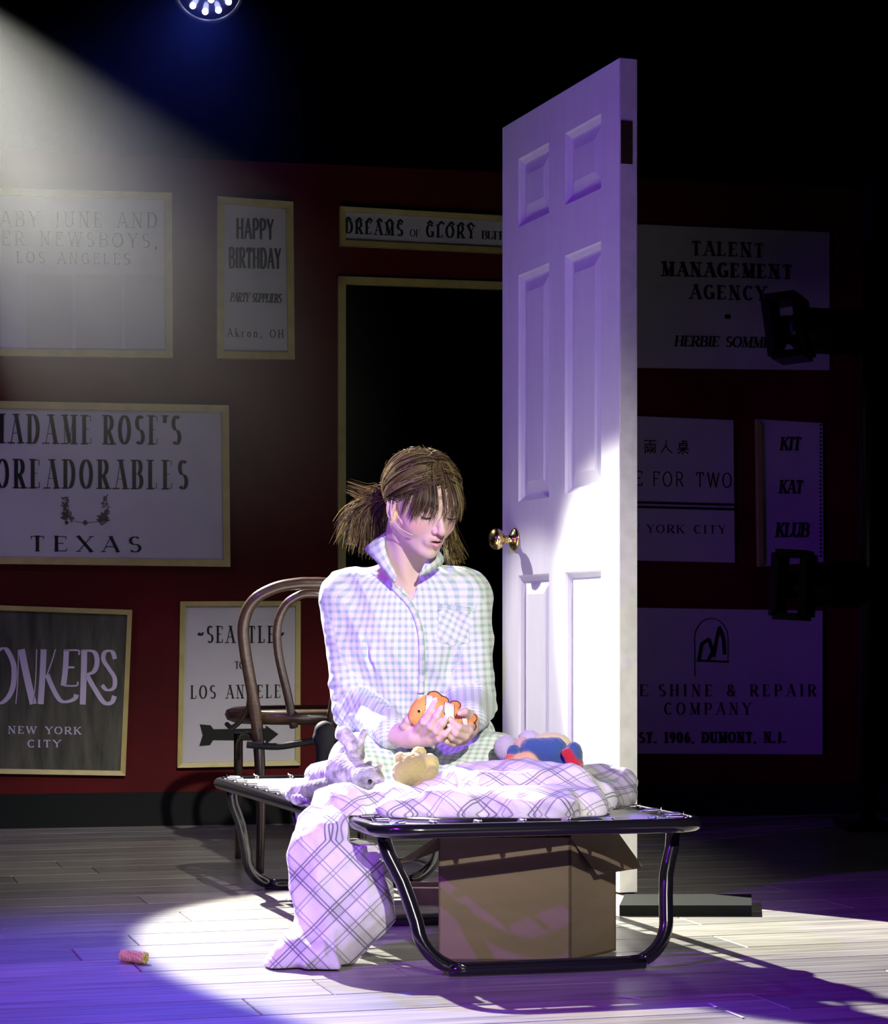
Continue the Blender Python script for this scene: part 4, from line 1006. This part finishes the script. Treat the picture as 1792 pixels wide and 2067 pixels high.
def vopen(p):
    """neck opening: a wedge between the two lapels, negative inside"""
    k = FX/p[:, 1]; px = CX+p[:, 0]*k; py = HZ-(p[:, 2]-EYE)*k
    l = np.interp(py, [1060, 1092, 1146, 1213], [770, 779, 785, 832]); r = np.interp(py, [1060, 1110, 1152, 1213], [880, 868, 850, 832])
    d2 = np.maximum(l-px, px-r)/k
    d2 = np.where(py > 1213, (py-1213)/k+.002, d2)
    return np.maximum(d2, p[:, 1]-4.80)
def shirt_sdf(p):
    d = torso_sdf(p, .012)
    d = su(d, ell(p, W(838, 1478, 4.89), (.172, .128, .060)), .03)
    zz = p[:, 2]
    d = np.maximum(d, W(838, 1510, 4.9)[2]-zz+.03*np.sin(p[:, 0]*18)**2)
    for S_, E_, W_ in ((SL, EL, WL), (SR, ER, WR)):
        Wc = E_+(W_-E_)*.90
        a = su(rc(p, S_, E_, .060, .047), rc(p, E_, Wc, .047, .033), .02)
        # elbow bunches
        t = np.linalg.norm(p-E_, axis=1); dirr = (E_-S_)/np.linalg.norm(E_-S_)
        s_ = (p-E_) @ dirr
        a = a-.0055*np.exp(-(t/.075)**2)*np.abs(np.sin(s_*105+4*np.sin(p[:, 0]*30)+3*p[:, 1]*8))
        d = su(d, a, .012)
    d = d-ridges(p, 3, 30, .0050, (.35, .1, .5))-.0012*np.sin(p[:, 0]*60+3*np.sin(p[:, 2]*25))
    # sleeve creases from the armpits
    for a, b, w in ((W(722, 1240, 4.74), W(748, 1340, 4.74), .005), (W(748, 1340, 4.74), W(768, 1420, 4.75), .0045), (W(905, 1300, 4.72), W(918, 1390, 4.73), .004), (W(700, 1290, 4.76), W(725, 1262, 4.74), .003), (W(935, 1345, 4.72), W(912, 1372, 4.73), .003)):
        d = ss(d, rc(p, a, b, w, w), .007)
    # neck hole and opening
    d = ss(d, rc(p, NB+[0, 0, -.01], fromh((0, -.03, -.05))+[0, .0, .06], .056, .062), .006)
    return np.maximum(d, -vopen(p))
shirt = blob('pyjama_shirt', shirt_sdf, (-.34, 4.50, .37), (.17, 5.05, .84), .0032, m_ging, person, fabf=fab_shirt, sm=1)
def fab_leg(v):
    x = v[:, 0]-W(840, 1540, 4.8)[0]; y = v[:, 2]+v[:, 1]*.8; a = np.where(x < 0, .22, -.22); return np.stack([x*np.cos(a)+y*np.sin(a), -x*np.sin(a)+y*np.cos(a), 0*x], 1)
def trouser_sdf(p):
    d = leg_sdf(p, .010); d = su(d, ell(p, W(836, 1535, 4.91), (.158, .122, .080)), .03)
    d = d-ridges(p, 8, 28, .0055, (.6, .5, .2))
    return np.maximum(d, .2745-p[:, 2])
blob('pyjama_trousers', trouser_sdf, (-.40, 4.45, .27), (.30, 5.06, .48), .0042, m_ging, person, fabf=fab_leg, sm=1)

# collar, placket and pocket laid on the shirt surface
sv = np.array([v.co[:] for v in shirt.data.vertices]); bvh = BVHTree.FromPolygons(sv.tolist(), [tuple(p.vertices) for p in shirt.data.polygons])
cam0 = Vector((0, 0, EYE))
def on(px, py, off=.003, lim=None):
    d = Vector(W(px, py, 1.0))-cam0; d.normalize(); h = bvh.ray_cast(cam0, d, 12)
    if h[0] is None or (lim and h[0].y > lim): return None
    return np.array(h[0]+h[1]*off)
def strip(ctr, w0, name, off=.004, nacross=5, m=m_ging, n=5):
    pts = catmull([(a, b, 0) for a, b in ctr], n); vs = []; fb = []; L_ = 0; rows_ = 0
    for i, p in enumerate(pts):
        a = pts[max(0, i-1)]; b = pts[min(len(pts)-1, i+1)]; t = (b-a)/np.linalg.norm(b-a); nn = np.array([-t[1], t[0]])
        row = []
        for k in range(nacross):
            s_ = (k/(nacross-1)-.5)*w0; q = on(p[0]+nn[0]*s_, p[1]+nn[1]*s_, off*(1 if 0 < k < nacross-1 else .2), 4.95)
            row.append(q)
        if any(r is None for r in row): continue
        md = np.median([r[1] for r in row])
        for r in row: r[1] = min(r[1], md+.006)
        for k, r in enumerate(row): vs.append(r); fb.append((k*.004, rows_*.0055, 0))
        rows_ += 1
    q = np.array([[j*nacross+k, j*nacross+k+1, (j+1)*nacross+k+1, (j+1)*nacross+k] for j in range(rows_-1) for k in range(nacross-1)])
    if rows_ < 2: return None
    o = link(name, np_mesh(name, np.array(vs), q, None, np.array(fb)), m, person); s_ = o.modifiers.new('t', 'SOLIDIFY'); s_.thickness = .002; return o
strip([(748, 1128), (772, 1160), (800, 1192), (828, 1222), (845, 1262), (851, 1310), (851, 1360), (849, 1400)], 13, 'placket', .007)
m_gc = m_ging
strip([(884, 1226), (915, 1229), (948, 1233)], 15, 'pocket_hem', .005, 4)
strip([(889, 1240), (915, 1243), (940, 1245)], 10, 'pocket', .003, 4) if False else None
pk = []; 
nxp, nyp = 9, 9; vs_p = []; fb_p = []
for j in range(nyp):
    for i in range(nxp):
        s_, t_ = i/(nxp-1), j/(nyp-1); x = (886+62*s_)+(-4+2*s_)*t_; y = (1222+8*s_)+(72-4*s_)*t_+(8*t_**3*(1-abs(2*s_-1)))
        q = on(x, y, .0042 if 0 < i < nxp-1 and j < nyp-1 else .001, 4.95); vs_p.append(q if q is not None else (0, 0, 0)); fb_p.append((s_*.066+t_*.03, t_*.076-s_*.03, 0))
if all(not isinstance(q, tuple) for q in vs_p):
    q = np.array([[j*nxp+i, j*nxp+i+1, (j+1)*nxp+i+1, (j+1)*nxp+i] for j in range(nyp-1) for i in range(nxp-1)])[:, ::-1]
    link('pocket', np_mesh('pocket', np.array(vs_p), q, None, np.array(fb_p)), m_ging, person)
# stand-up collar: two leaves round the neck
def leaf(name, low, high):
    a = catmull([W(*p) for p in low], 6); b = catmull([W(*p) for p in high], 6); n = min(len(a), len(b)); vs = []; fb = []
    for i in range(n):
        for k in range(4):
            t = k/3; p = a[i]*(1-t)+b[i]*t; p = p+np.array([0, -.006*math.sin(PI*t), 0]); vs.append(p); fb.append((i*.006, k*.011, 0))
    q = np.array([[j*4+k, j*4+k+1, (j+1)*4+k+1, (j+1)*4+k] for j in range(n-1) for k in range(3)])
    o = link(name, np_mesh(name, np.array(vs), q, None, np.array(fb)), m_ging, person); s_ = o.modifiers.new('t', 'SOLIDIFY'); s_.thickness = .004; s_.offset = 0
leaf('collar', [(796, 1178, 4.725), (762, 1136, 4.745), (738, 1110, 4.80), (748, 1100, 4.87), (790, 1098, 4.90)], [(800, 1160, 4.72), (781, 1120, 4.745), (777, 1085, 4.77), (790, 1068, 4.84), (810, 1068, 4.885)])
leaf('collar', [(845, 1165, 4.715), (872, 1152, 4.725), (893, 1136, 4.77), (888, 1120, 4.86), (840, 1105, 4.90)], [(851, 1150, 4.71), (866, 1122, 4.735), (880, 1108, 4.77), (872, 1096, 4.83), (842, 1088, 4.88)])

# ---- hair
m_hair = bpy.data.materials.new('brown hair'); nt, N, L, B = nodes(m_hair)
ng = N.new('ShaderNodeNewGeometry'); rmp = ramp(N, L, ng.outputs['Random Per Island'], [(0, (.05, .03, .018)), (.45, (.15, .10, .05)), (.75, (.38, .28, .12)), (1, (.66, .54, .24))])  # golden strand tones stand in for backlit highlights
L.new(rmp, B.inputs['Base Color']); B.inputs['Roughness'].default_value = .36; B.inputs['Specular IOR Level'].default_value = .8
tl = N.new('ShaderNodeBsdfTranslucent'); L.new(rmp, tl.inputs[0]); mx = N.new('ShaderNodeMixShader'); mx.inputs[0].default_value = .55
L.new(B.outputs[0], mx.inputs[1]); L.new(tl.outputs[0], mx.inputs[2]); L.new(mx.outputs[0], N['Material Output'].inputs['Surface'])
HC = np.array([0, -.014, .030]); HRr = np.array([.073, .093, .076])
def scalp(q):
    r = np.array([.0765, .0965, .081]); d = ell(q, HC, r)
    d = np.maximum(d, -(q[:, 2]-.056+.9*np.clip(.06-q[:, 1], 0, .11)))      # hairline in front, lower behind
    d = np.maximum(d, -(q[:, 2]-.062+.9*np.clip(.06-q[:, 1], 0, .11)+.010*np.sin(q[:, 0]*260)+.006*np.sin(q[:, 0]*610)))
    return d
cap = blob('hair_cap', lambda p: np.maximum(scalp(toh(p))*HS, -(ell(toh(p), HC, HRr*.95)*HS)), HO-[.12, .13, .12], HO+[.12, .12, .13], .0028, mat('hair root', (.06, .038, .022), .6), person)
hb = MB()
rh = np.random.default_rng(11)
def strand(P, r0, n=7):
    pts = catmull(P, 3) if len(P) > 2 else P; m = len(pts); rs = [r0*(1-.75*(i/(m-1))**2) for i in range(m)]
    hb.tube(pts, rs, 3, cap=False)
def surf(dirv, k): dirv = np.array(dirv, float); return HC+dirv/np.linalg.norm(dirv)*1.0*HRr*k
def lockf(path_fn, n, spread, r0):
    for _ in range(n):
        o = rh.normal(0, 1, 3)*spread; P = path_fn(o); strand([fromh(q) for q in P], r0*rh.uniform(.6, 1.2))
# 1) combed back over the skull to the two gathers
for sgn in (-1, 1):
    Gp = np.array([sgn*.064, -.058, -.020])
    gd = (Gp-HC)/HRr; gd /= np.linalg.norm(gd)
    for l in range(150):
        th = rh.uniform(-.15, 2.9); el_ = rh.uniform(.10, 1.5)
        rd = np.array([sgn*abs(math.cos(el_)*math.sin(th))*1.0+sgn*.02, math.cos(el_)*math.cos(th)*1.0, math.sin(el_)+.1]); rd /= np.linalg.norm(rd)
        if rd[1] > .75 and rd[2] < .45: continue
        lift = rh.uniform(1.04, 1.15)
        def pf(o, rd=rd, gd=gd, lift=lift):
            a = rd+o*.06; a /= np.linalg.norm(a); b = gd+o*.05; out = []
            for t in (0, .2, .4, .6, .8, 1):
                d_ = a*(1-t)+b*t; out.append(surf(d_, lift+.035*math.sin(PI*t)+(.012*math.sin(11*t+rd[0]*40))*(1-t)))
            return out
        lockf(pf, 9, .42, .0010)
# 2) fringe over the forehead, thin in the middle, long at the sides
for l in range(76):
    x = rh.uniform(-.060, .062); 
    if -.022 < x < .036 and rh.random() < .66: continue
    gap = abs(x+.002)
    root = np.array([x*.30+.012, .030+rh.uniform(-.02, .015), .0])
    endz = .004-.50*max(0, gap-.02)+rh.uniform(-.010, .012); endz = max(endz, -.040)
    if x > .03: endz += .012
    ex = x*1.16-(.006 if x < 0 else -.004)
    ey = .106-22*max(0, abs(ex)-.02)**2*1.0; ey = max(ey, .040)
    def pf(o, root=root, ex=ex, ey=ey, endz=endz):
        rx = root[0]+o[0]*.004; r_ = surf(((rx)/.073, (root[1]+.014)/.093, 1.0), 1.03)
        e = np.array([ex+o[0]*(.0075 if abs(ex-.008) < .032 else .0035), ey+o[1]*.003, endz+o[2]*.006])
        m1 = surf((ex*.60/.073, .62, .82), 1.10); m2 = np.array([ex*.93, ey-.004+.004, .028+.3*endz+.004]); 
        m2[1] = max(m2[1], .098-14*m2[0]**2)
        return [r_, m1+o*.002, m2+o*.002, e]
    lockf(pf, 9, .9, .00085)
# 3) pigtails
def pig(start, ends, n, mid, r0):
    for l in range(n):
        e = ends(); s_ = W(*start)+rh.normal(0, .006, 3); c = W(*mid(e)); 
        for _ in range(14):
            o = rh.normal(0, 1, 3); P = [s_+o*.003, s_*.55+c*.45+o*.006+[0, 0, .012], c+o*.009, W(*e)+o*.0075*[1, 1, 1]]; strand(P, r0*rh.uniform(.6, 1.25))
def endsL():
    t = rh.random(); x = 679+92*t+rh.normal(0, 6); y = (1030+75*rh.random() if t < .35 else 1080+45*rh.random()); 
    return (x, y, 4.84+rh.normal(0, .02))
pig((784, 1008, 4.83), endsL, 50, lambda e: (e[0]*.62+782*.38-12, 1012+(e[1]-1010)*.38, 4.85), .0011)
pig((782, 1004, 4.83), lambda: (704+rh.normal(0, 5), 985+rh.normal(0, 3), 4.84), 5, lambda e: (745, 999, 4.84), .0010)
pig((782, 1014, 4.86), lambda: (745+rh.uniform(0, 45), 1100+rh.uniform(-10, 20), 4.87), 16, lambda e: (765, 1050, 4.88), .0011)
pig((890, 1045, 4.93), lambda: (915+rh.uniform(-14, 22), 1132+rh.uniform(-20, 8), 4.84), 20, lambda e: (906, 1085, 4.88), .0011)
# fly-aways
for _ in range(170):
    d_ = rh.normal(0, 1, 3); d_[2] = abs(d_[2])+.2; d_ /= np.linalg.norm(d_); a = surf(d_, 1.08); b = surf(d_+rh.normal(0, .3, 3), 1.16); c = surf(d_+rh.normal(0, .5, 3), rh.uniform(1.15, 1.25)); strand([fromh(q) for q in (a, b, c)], .00045)
tag(hb.build('hair', m_hair, person), kind='stuff')
m_lash = mat('lash', (.02, .012, .01), .6)
for sgn in (-1, 1):
    P = [fromh((sgn*(.031+x), .0825-22*x*x-.0, -.0118-abs(x)*.0+9*x*x)) for x in (-.013, -.008, 0, .008, .014)]
    MB().tube(catmull(P, 3), .0011, 5).build('eyelashes', m_lash, person)
m_mic = mat('flesh coloured wire', (.80, .66, .56), .5)
MB().tube(catmull([fromh((-.079, .000, .010)), fromh((-.082, .010, -.022)), fromh((-.072, .030, -.046)), fromh((-.060, .052, -.054)), fromh((-.050, .068, -.056))], 6), .0011, 6).build('headset_microphone', m_mic, person)
MB().lathe([(.001, 0), (.0025, .001), (.003, .0025), (.0015, .005), (.0005, .0055)], 10, fromh((-.080, .001, -.038)), hf).build('earring', m_chr, person)
m_nail = mat('pale nail', (.90, .70, .66), .3, spec=.6)
for H in (HAND_L, HAND_R):
    for f, r in zip(H['fingers'], H['r']):
        a, b = W(*f[2]), W(*f[3]); t = (b-a)/np.linalg.norm(b-a); o = b+np.array([0, -1, .1])*r*.62+t*.001; sidev = np.cross(t, [0, -1, .1]); sidev /= np.linalg.norm(sidev)
        v_ = [o-t*.005-sidev*.0035, o-t*.005+sidev*.0035, o+t*.005+sidev*.0030, o+t*.0065, o+t*.005-sidev*.0030]
        k = MB().add(v_, [(0, 1, 2, 3, 4)]).build('fingernail', m_nail, person); s_ = k.modifiers.new('t', 'SOLIDIFY'); s_.thickness = .0016; s_.offset = 0
# ================================================================ PLUSH TOYS, COMFORTER
def plush(name, label, prims, lo, hi, h, m, cat='plush toy', fuzz=.0007, k=.006, group=None, extra=None):
    """prims: (kind, data, colour); the colour of the nearest lobe is kept per vertex"""
    def one(p, pr):
        return ell(p, pr[1][0], pr[1][1]) if pr[0] == 'e' else rc(p, *pr[1])
    def fn(p):
        d = None
        for pr in prims: e = one(p, pr); d = e if d is None else su(d, e, k)
        if extra is not None: d = extra(p, d)
        return d-fuzz*(np.sin(p[:, 0]*410+2*np.sin(p[:, 2]*230))*np.sin(p[:, 2]*380+p[:, 1]*300)+.6*np.sin(p[:, 0]*900+p[:, 2]*700))
    def cf(v):
        D = np.stack([one(v, pr) for pr in prims], 1); cols = np.array([pr[2] for pr in prims])
        w = np.exp(-(D-D.min(1, keepdims=True))/.0015); w /= w.sum(1, keepdims=True); return w @ cols
    o = blob(name, fn, lo, hi, h, m, colf=cf); tag(o, label, cat, group); return o
m_fur = vcol('short plush', .95, sheen=.6, bump=.9, bscale=520, bdist=.0016, spec=.1)
m_tabby = vcol('mottled grey plush', .95, sheen=.5, bump=.9, bscale=420, bdist=.002, spec=.1, noise=.7, nscale=55)
P4 = lambda x, y, d, r=None: W(x, y, d)
wht, gry, lg = (.82, .81, .82), (.36, .35, .38), (.58, .57, .60)
cat_ = [('r', (W(628, 1592, 4.62), W(600, 1598, 4.64), .024, .020), wht), ('r', (W(598, 1598, 4.64), W(586, 1606, 4.65), .017, .012), wht),
        ('r', (W(622, 1594, 4.56), W(688, 1583, 4.50), .0175, .019), gry), ('r', (W(640, 1566, 4.64), W(705, 1560, 4.53), .027, .036), wht),
        ('r', (W(690, 1556, 4.52), W(730, 1572, 4.47), .036, .030), lg),
        ('e', (W(742, 1572, 4.45), (.033, .030, .026)), gry), ('r', (W(752, 1580, 4.44), W(778, 1592, 4.42), .019, .011), lg),
        ('r', (W(738, 1550, 4.46), W(748, 1538, 4.46), .009, .004), gry), ('r', (W(760, 1556, 4.46), W(768, 1546, 4.46), .008, .004), (.7, .5, .5)),
        ('r', (W(712, 1545, 4.53), W(712, 1500, 4.53), .018, .016), wht), ('r', (W(708, 1498, 4.53), W(694, 1482, 4.54), .016, .017), wht),
        ('r', (W(720, 1505, 4.52), W(736, 1478, 4.52), .009, .008), wht), ('r', (W(727, 1525, 4.53), W(728, 1500, 4.53), .010, .007), gry),
        ('r', (W(600, 1612, 4.62), W(632, 1614, 4.58), .014, .012), wht)]
kitty = plush('plush_cat', 'grey and white mottled plush cat sprawled over the left side of the cot', cat_, W(560, 1640, 4.36)-.02, W(800, 1450, 4.72)+.03, .0024, m_tabby)
yl = (.64, .60, .18); yd = (.42, .39, .12)
m_nose = mat('plush nose', (.10, .05, .06), .4)
MB().lathe([(.0002, -.002), (.0042, -.001), (.0038, .0015), (.0002, .003)], 14, W(779, 1590, 4.42)+np.array([.004, -.011, 0]), (.35, -1, 0)).build('nose', m_nose, kitty)
MB().lathe([(.0002, -.002), (.0045, -.001), (.004, .0015), (.0002, .003)], 14, W(747, 1577, 4.42)+np.array([0, -.006, 0]), (0, -1, .2)).build('eye', mat('black bead eye', (.01, .01, .01), .15), kitty)
ted = [('e', (W(832, 1556, 4.40), (.040, .036, .037)), yd), ('e', (W(866, 1545, 4.40), (.020, .022, .024)), yl), ('e', (W(846, 1518, 4.41), (.014, .012, .011)), yl),
       ('r', (W(806, 1590, 4.39), W(790, 1596, 4.38), .014, .011), yl), ('r', (W(862, 1572, 4.38), W(848, 1592, 4.38), .016, .013), yd), ('e', (W(808, 1530, 4.40), (.013, .012, .012)), yl),
       ('r', (W(872, 1560, 4.38), W(874, 1580, 4.38), .013, .010), yd)]
plush('plush_bear', 'small yellow fuzzy plush bear lying curled in front of the folded legs', ted, W(770, 1620, 4.30)-.02, W(900, 1490, 4.48)+.02, .0022, m_fur, fuzz=.0009)
el_ = [('e', (W(1022, 1510, 4.56), (.026, .024, .027)), (.55, .54, .55)), ('e', (W(1068, 1494, 4.60), (.024, .02, .021)), (.62, .60, .68)), ('e', (W(1046, 1522, 4.58), (.028, .026, .024)), (.60, .58, .66)),
       ('r', (W(1040, 1530, 4.54), W(1026, 1556, 4.52), .015, .012), (.6, .58, .64)), ('e', (W(1050, 1560, 4.58), (.04, .03, .02)), (.58, .57, .62))]
plush('plush_mouse', 'grey round eared plush animal half hidden behind the blue plush bird', el_, W(985, 1590, 4.48)-.02, W(1105, 1460, 4.66)+.02, .0022, m_fur)
bl, bd, yw, og, rd_ = (.045, .12, .27), (.03, .10, .20), (.80, .76, .36), (.88, .55, .20), (.62, .02, .03)
br = [('r', (W(1072, 1510, 4.43), W(1118, 1517, 4.42), .020, .029), bl), ('r', (W(1118, 1520, 4.43), W(1128, 1545, 4.42), .026, .022), bl), ('e', (W(1112, 1504, 4.48), (.042, .026, .026)), yw),
      ('r', (W(1100, 1554, 4.41), W(1146, 1552, 4.41), .019, .020), bd), ('e', (W(1055, 1508, 4.45), (.020, .018, .021)), (.72, .50, .32)),
      ('r', (W(1034, 1545, 4.41), W(1066, 1538, 4.42), .016, .021), og), ('r', (W(1032, 1552, 4.395), W(1068, 1550, 4.395), .009, .009), (.85, .22, .10)), ('e', (W(1028, 1530, 4.41), (.009, .009, .008)), (.8, .10, .05)),
      ('e', (W(1036, 1519, 4.43), (.013, .013, .016)), bl), ('e', (W(1158, 1524, 4.40), (.018, .020, .026)), bl), ('r', (W(1143, 1520, 4.385), W(1160, 1547, 4.385), .010, .012), rd_), ('e', (W(1168, 1541, 4.40), (.009, .014, .009)), rd_),
      ('e', (W(1158, 1562, 4.41), (.018, .018, .012)), (.55, .62, .18)), ('e', (W(1164, 1550, 4.41), (.014, .014, .010)), (.04, .05, .08))]
plush('plush_bird', 'blue, yellow and red plush bird heaped on the comforter', br, W(1000, 1600, 4.34)-.02, W(1200, 1460, 4.56)+.02, .0022, m_fur, k=.006)

# clown fish plush held in both hands
F0 = W(884, 1444, 4.520); fa = W(946, 1458, 4.53)-W(826, 1446, 4.52); fa /= np.linalg.norm(fa); fy = np.array([0, 1.0, 0]); fy = fy-fa*(fy @ fa); fy /= np.linalg.norm(fy); fu = np.cross(fa, fy); fu = fu if fu[2] > 0 else -fu
FR = np.stack([fa, fy, fu], 1)
def tof(p): return (p-F0) @ FR
def fpt(s, y, t): return F0+FR @ np.array([s, y, t])
def fish_body(p):
    q = tof(p); d = ell(q, (-.022, 0, .002), (.036, .021, .037)); d = su(d, ell(q, (.010, 0, -.003), (.042, .018, .031)), .012)
    d = su(d, rc(q, (.02, 0, -.006), (.054, 0, -.008), .016, .010), .012); d = su(d, ell(q, (-.046, 0, -.006), (.013, .012, .013)), .010)
    d = ss(d, rc(q, (-.064, -.02, -.012), (-.050, -.02, -.010), .0022, .0015), .002)
    return d
def fish_col(v):
    q = tof(v); n = len(v); c = np.tile([.95, .42, .085], (n, 1)); s = q[:, 0]+.22*q[:, 2]-.9*np.abs(q[:, 2])**1.5
    for s0, w in ((-.020, .0062), (.022, .0098), (.053, .0055)):
        c[np.abs(s-s0) < w+.0014] = (.06, .03, .02); c[np.abs(s-s0) < w] = (.90, .88, .86)
    c[(q[:, 0] < -.052) & (q[:, 2] < -.008)] = (.95, .50, .25)
    return c
m_fish = vcol('painted fish plush', .55, sheen=.2, bump=.3, bscale=500, bdist=.0006)
fish = blob('plush_clownfish', fish_body, F0-.09, F0+.09, .0013, m_fish, colf=fish_col)
tag(fish, 'orange plush clownfish with white bands cradled in both hands', 'plush toy')
def fin(nm, fn):
    def cf(v):
        q = tof(v); q[:, 1] = -.020 if nm == 'side_fin' else 0; c = np.tile([.92, .28, .05], (len(v), 1)); d = fn(F0+q @ FR.T, .0028); c[d > 0] = (.10, .03, .03); return c
    lo = F0-.1; o = blob(nm, lambda p: fn(p, 0), lo, F0+.1, .0013, m_fish, fish, colf=cf)
fin('dorsal_fin', lambda p, s: su(ell(tof(p), (-.012, 0, .036), (.016-s, .0035, .013-s)), ell(tof(p), (.004, 0, .030), (.016-s, .0035, .011-s)), .004))
fin('rear_dorsal_fin', lambda p, s: ell(tof(p), (.032, 0, .024), (.013-s, .003, .010-s)))
fin('tail_fin', lambda p, s: su(ell(tof(p), (.068, 0, .001), (.013-s, .003, .011-s)), ell(tof(p), (.068, 0, -.016), (.013-s, .003, .011-s)), .004))
fin('side_fin', lambda p, s: ell(tof(p), (-.004, -.020, -.014), (.014-s, .003, .010-s)))
ep = fpt(-.040, -.0165, .005)
MB().lathe([(.0002, -.003), (.0058, -.003), (.0058, .001), (.004, .0022), (.0002, .0028)], 20, ep, (-.25, -1, .05)).build('eye', mat('yellow green eye ring', (.62, .58, .12), .3), fish)
MB().lathe([(.0002, .001), (.0030, .001), (.0028, .0032), (.0002, .0040)], 16, ep, (-.25, -1, .05)).build('pupil', mat('black pupil', (.01, .01, .01), .15), fish)

# comforter heaped on the foot of the cot and hanging to the floor
m_pl = plaid('white and grey plaid comforter')
lob = [((668, 1640, 4.40), (760, 1628, 4.36), .026, .022), ((740, 1628, 4.36), (860, 1618, 4.34), .022, .026), ((860, 1618, 4.34), (975, 1592, 4.37), .026, .038),
       ((965, 1588, 4.40), (1060, 1585, 4.36), .044, .050), ((1060, 1592, 4.36), (1150, 1600, 4.34), .048, .040), ((1140, 1604, 4.33), (1212, 1614, 4.36), .038, .022),
       ((790, 1634, 4.22), (930, 1628, 4.22), .013, .020), ((900, 1626, 4.24), (1040, 1624, 4.23), .022, .026), ((1030, 1620, 4.24), (1120, 1624, 4.22), .030, .030), ((1110, 1622, 4.24), (1190, 1626, 4.26), .030, .024),
       ((700, 1632, 4.30), (800, 1622, 4.30), .026, .022), ((960, 1620, 4.30), (1180, 1622, 4.30), .04, .035)]
dr_ = [(692, 1648, 4.37, .040), (682, 1682, 4.32, .066), (684, 1740, 4.28, .082), (686, 1800, 4.26, .083), (682, 1850, 4.25, .072), (660, 1895, 4.235, .052), (625, 1930, 4.21, .038), (592, 1944, 4.20, .030)]
def comf(p):
    d = None
    for a, b, ra, rb in lob: e = rc(p, W(*a), W(*b), ra, rb); d = e if d is None else su(d, e, .014)
    q = p.copy(); yc = 4.27; q[:, 1] = yc+(q[:, 1]-yc)*(1+.55*np.clip((.285-q[:, 2])/.10, 0, 1))        # the hanging part is flatter
    for i in range(len(dr_)-1):
        a, b = dr_[i], dr_[i+1]; A_, B_ = W(*a[:3]), W(*b[:3])
        for X in (A_, B_):
            if X[2] < .25: X[1] = yc+(X[1]-yc)*1.3
        d = su(d, rc(q, A_, B_, a[3], b[3]), .03)
    d = su(d, rc(p, W(600, 1925, 4.20), W(572, 1944, 4.20), .026, .018), .02)
    d = su(d, rc(p, W(632, 1935, 4.18), W(648, 1946, 4.18), .020, .018), .012)
    w = np.clip((.27-p[:, 2])/.05, 0, 1)
    d = d-(1-w)*(ridges(p, 21, 17, .015, (.45, .35, .8))+ridges(p, 4, 40, .004, (.7, .1, .6)))-w*(ridges(p, 5, 20, .014, (1, .1, .30))+ridges(p, 9, 34, .005, (.8, .0, -.6)))
    top = CO[1]; under = .2835-p[:, 2]                                     # lies on the canvas, hangs outside the rail
    side = (p-CO) @ (vR); ins_ = np.maximum(under, -(side+.020))
    d = np.maximum(d, np.where((side > -.020) & (p[:, 2] > .235), under, -1.0))
    return np.maximum(d, .002-p[:, 2])
def fabc(v):
    w_ = np.clip((v[:, 2]-.24)/.05, 0, 1)*.55+.15; a, b = v[:, 0], v[:, 2]+(v[:, 1]-4.3)*w_*1.2; return np.stack([(a+b)*.707, (a-b)*.707, 0*a], 1)
co = blob('plaid_comforter', comf, (-.40, 4.06, .0), (.38, 4.56, .42), .0038, m_pl, fabf=fabc, sm=2)
tag(co, 'white and grey plaid comforter heaped on the cot foot and trailing to the floor', 'comforter')
m_pl2 = plaid('dark grey plaid', (.45, .44, .47), (.20, .19, .23), (.04, .04, .06), .06)
def roll(p):
    d = rc(p, W(1185, 1578, 4.50), W(1215, 1572, 4.54), .030, .026); d = su(d, rc(p, W(1200, 1586, 4.50), W(1255, 1584, 4.52), .030, .030), .012)
    d = su(d, rc(p, W(1205, 1604, 4.46), W(1258, 1600, 4.50), .028, .026), .008); d = ss(d, rc(p, W(1196, 1602, 4.43), W(1290, 1598, 4.46), .006, .006), .008)
    return np.maximum(d-ridges(p, 2, 40, .006, (.4, .2, .9)), .2835-p[:, 2])
ro = blob('rolled_blanket', roll, W(1140, 1650, 4.38)-.02, W(1300, 1530, 4.6)+.02, .0032, m_pl2, fabf=fabc)
tag(ro, 'dark grey plaid blanket bundle at the right of the comforter in front of the door', 'blanket')
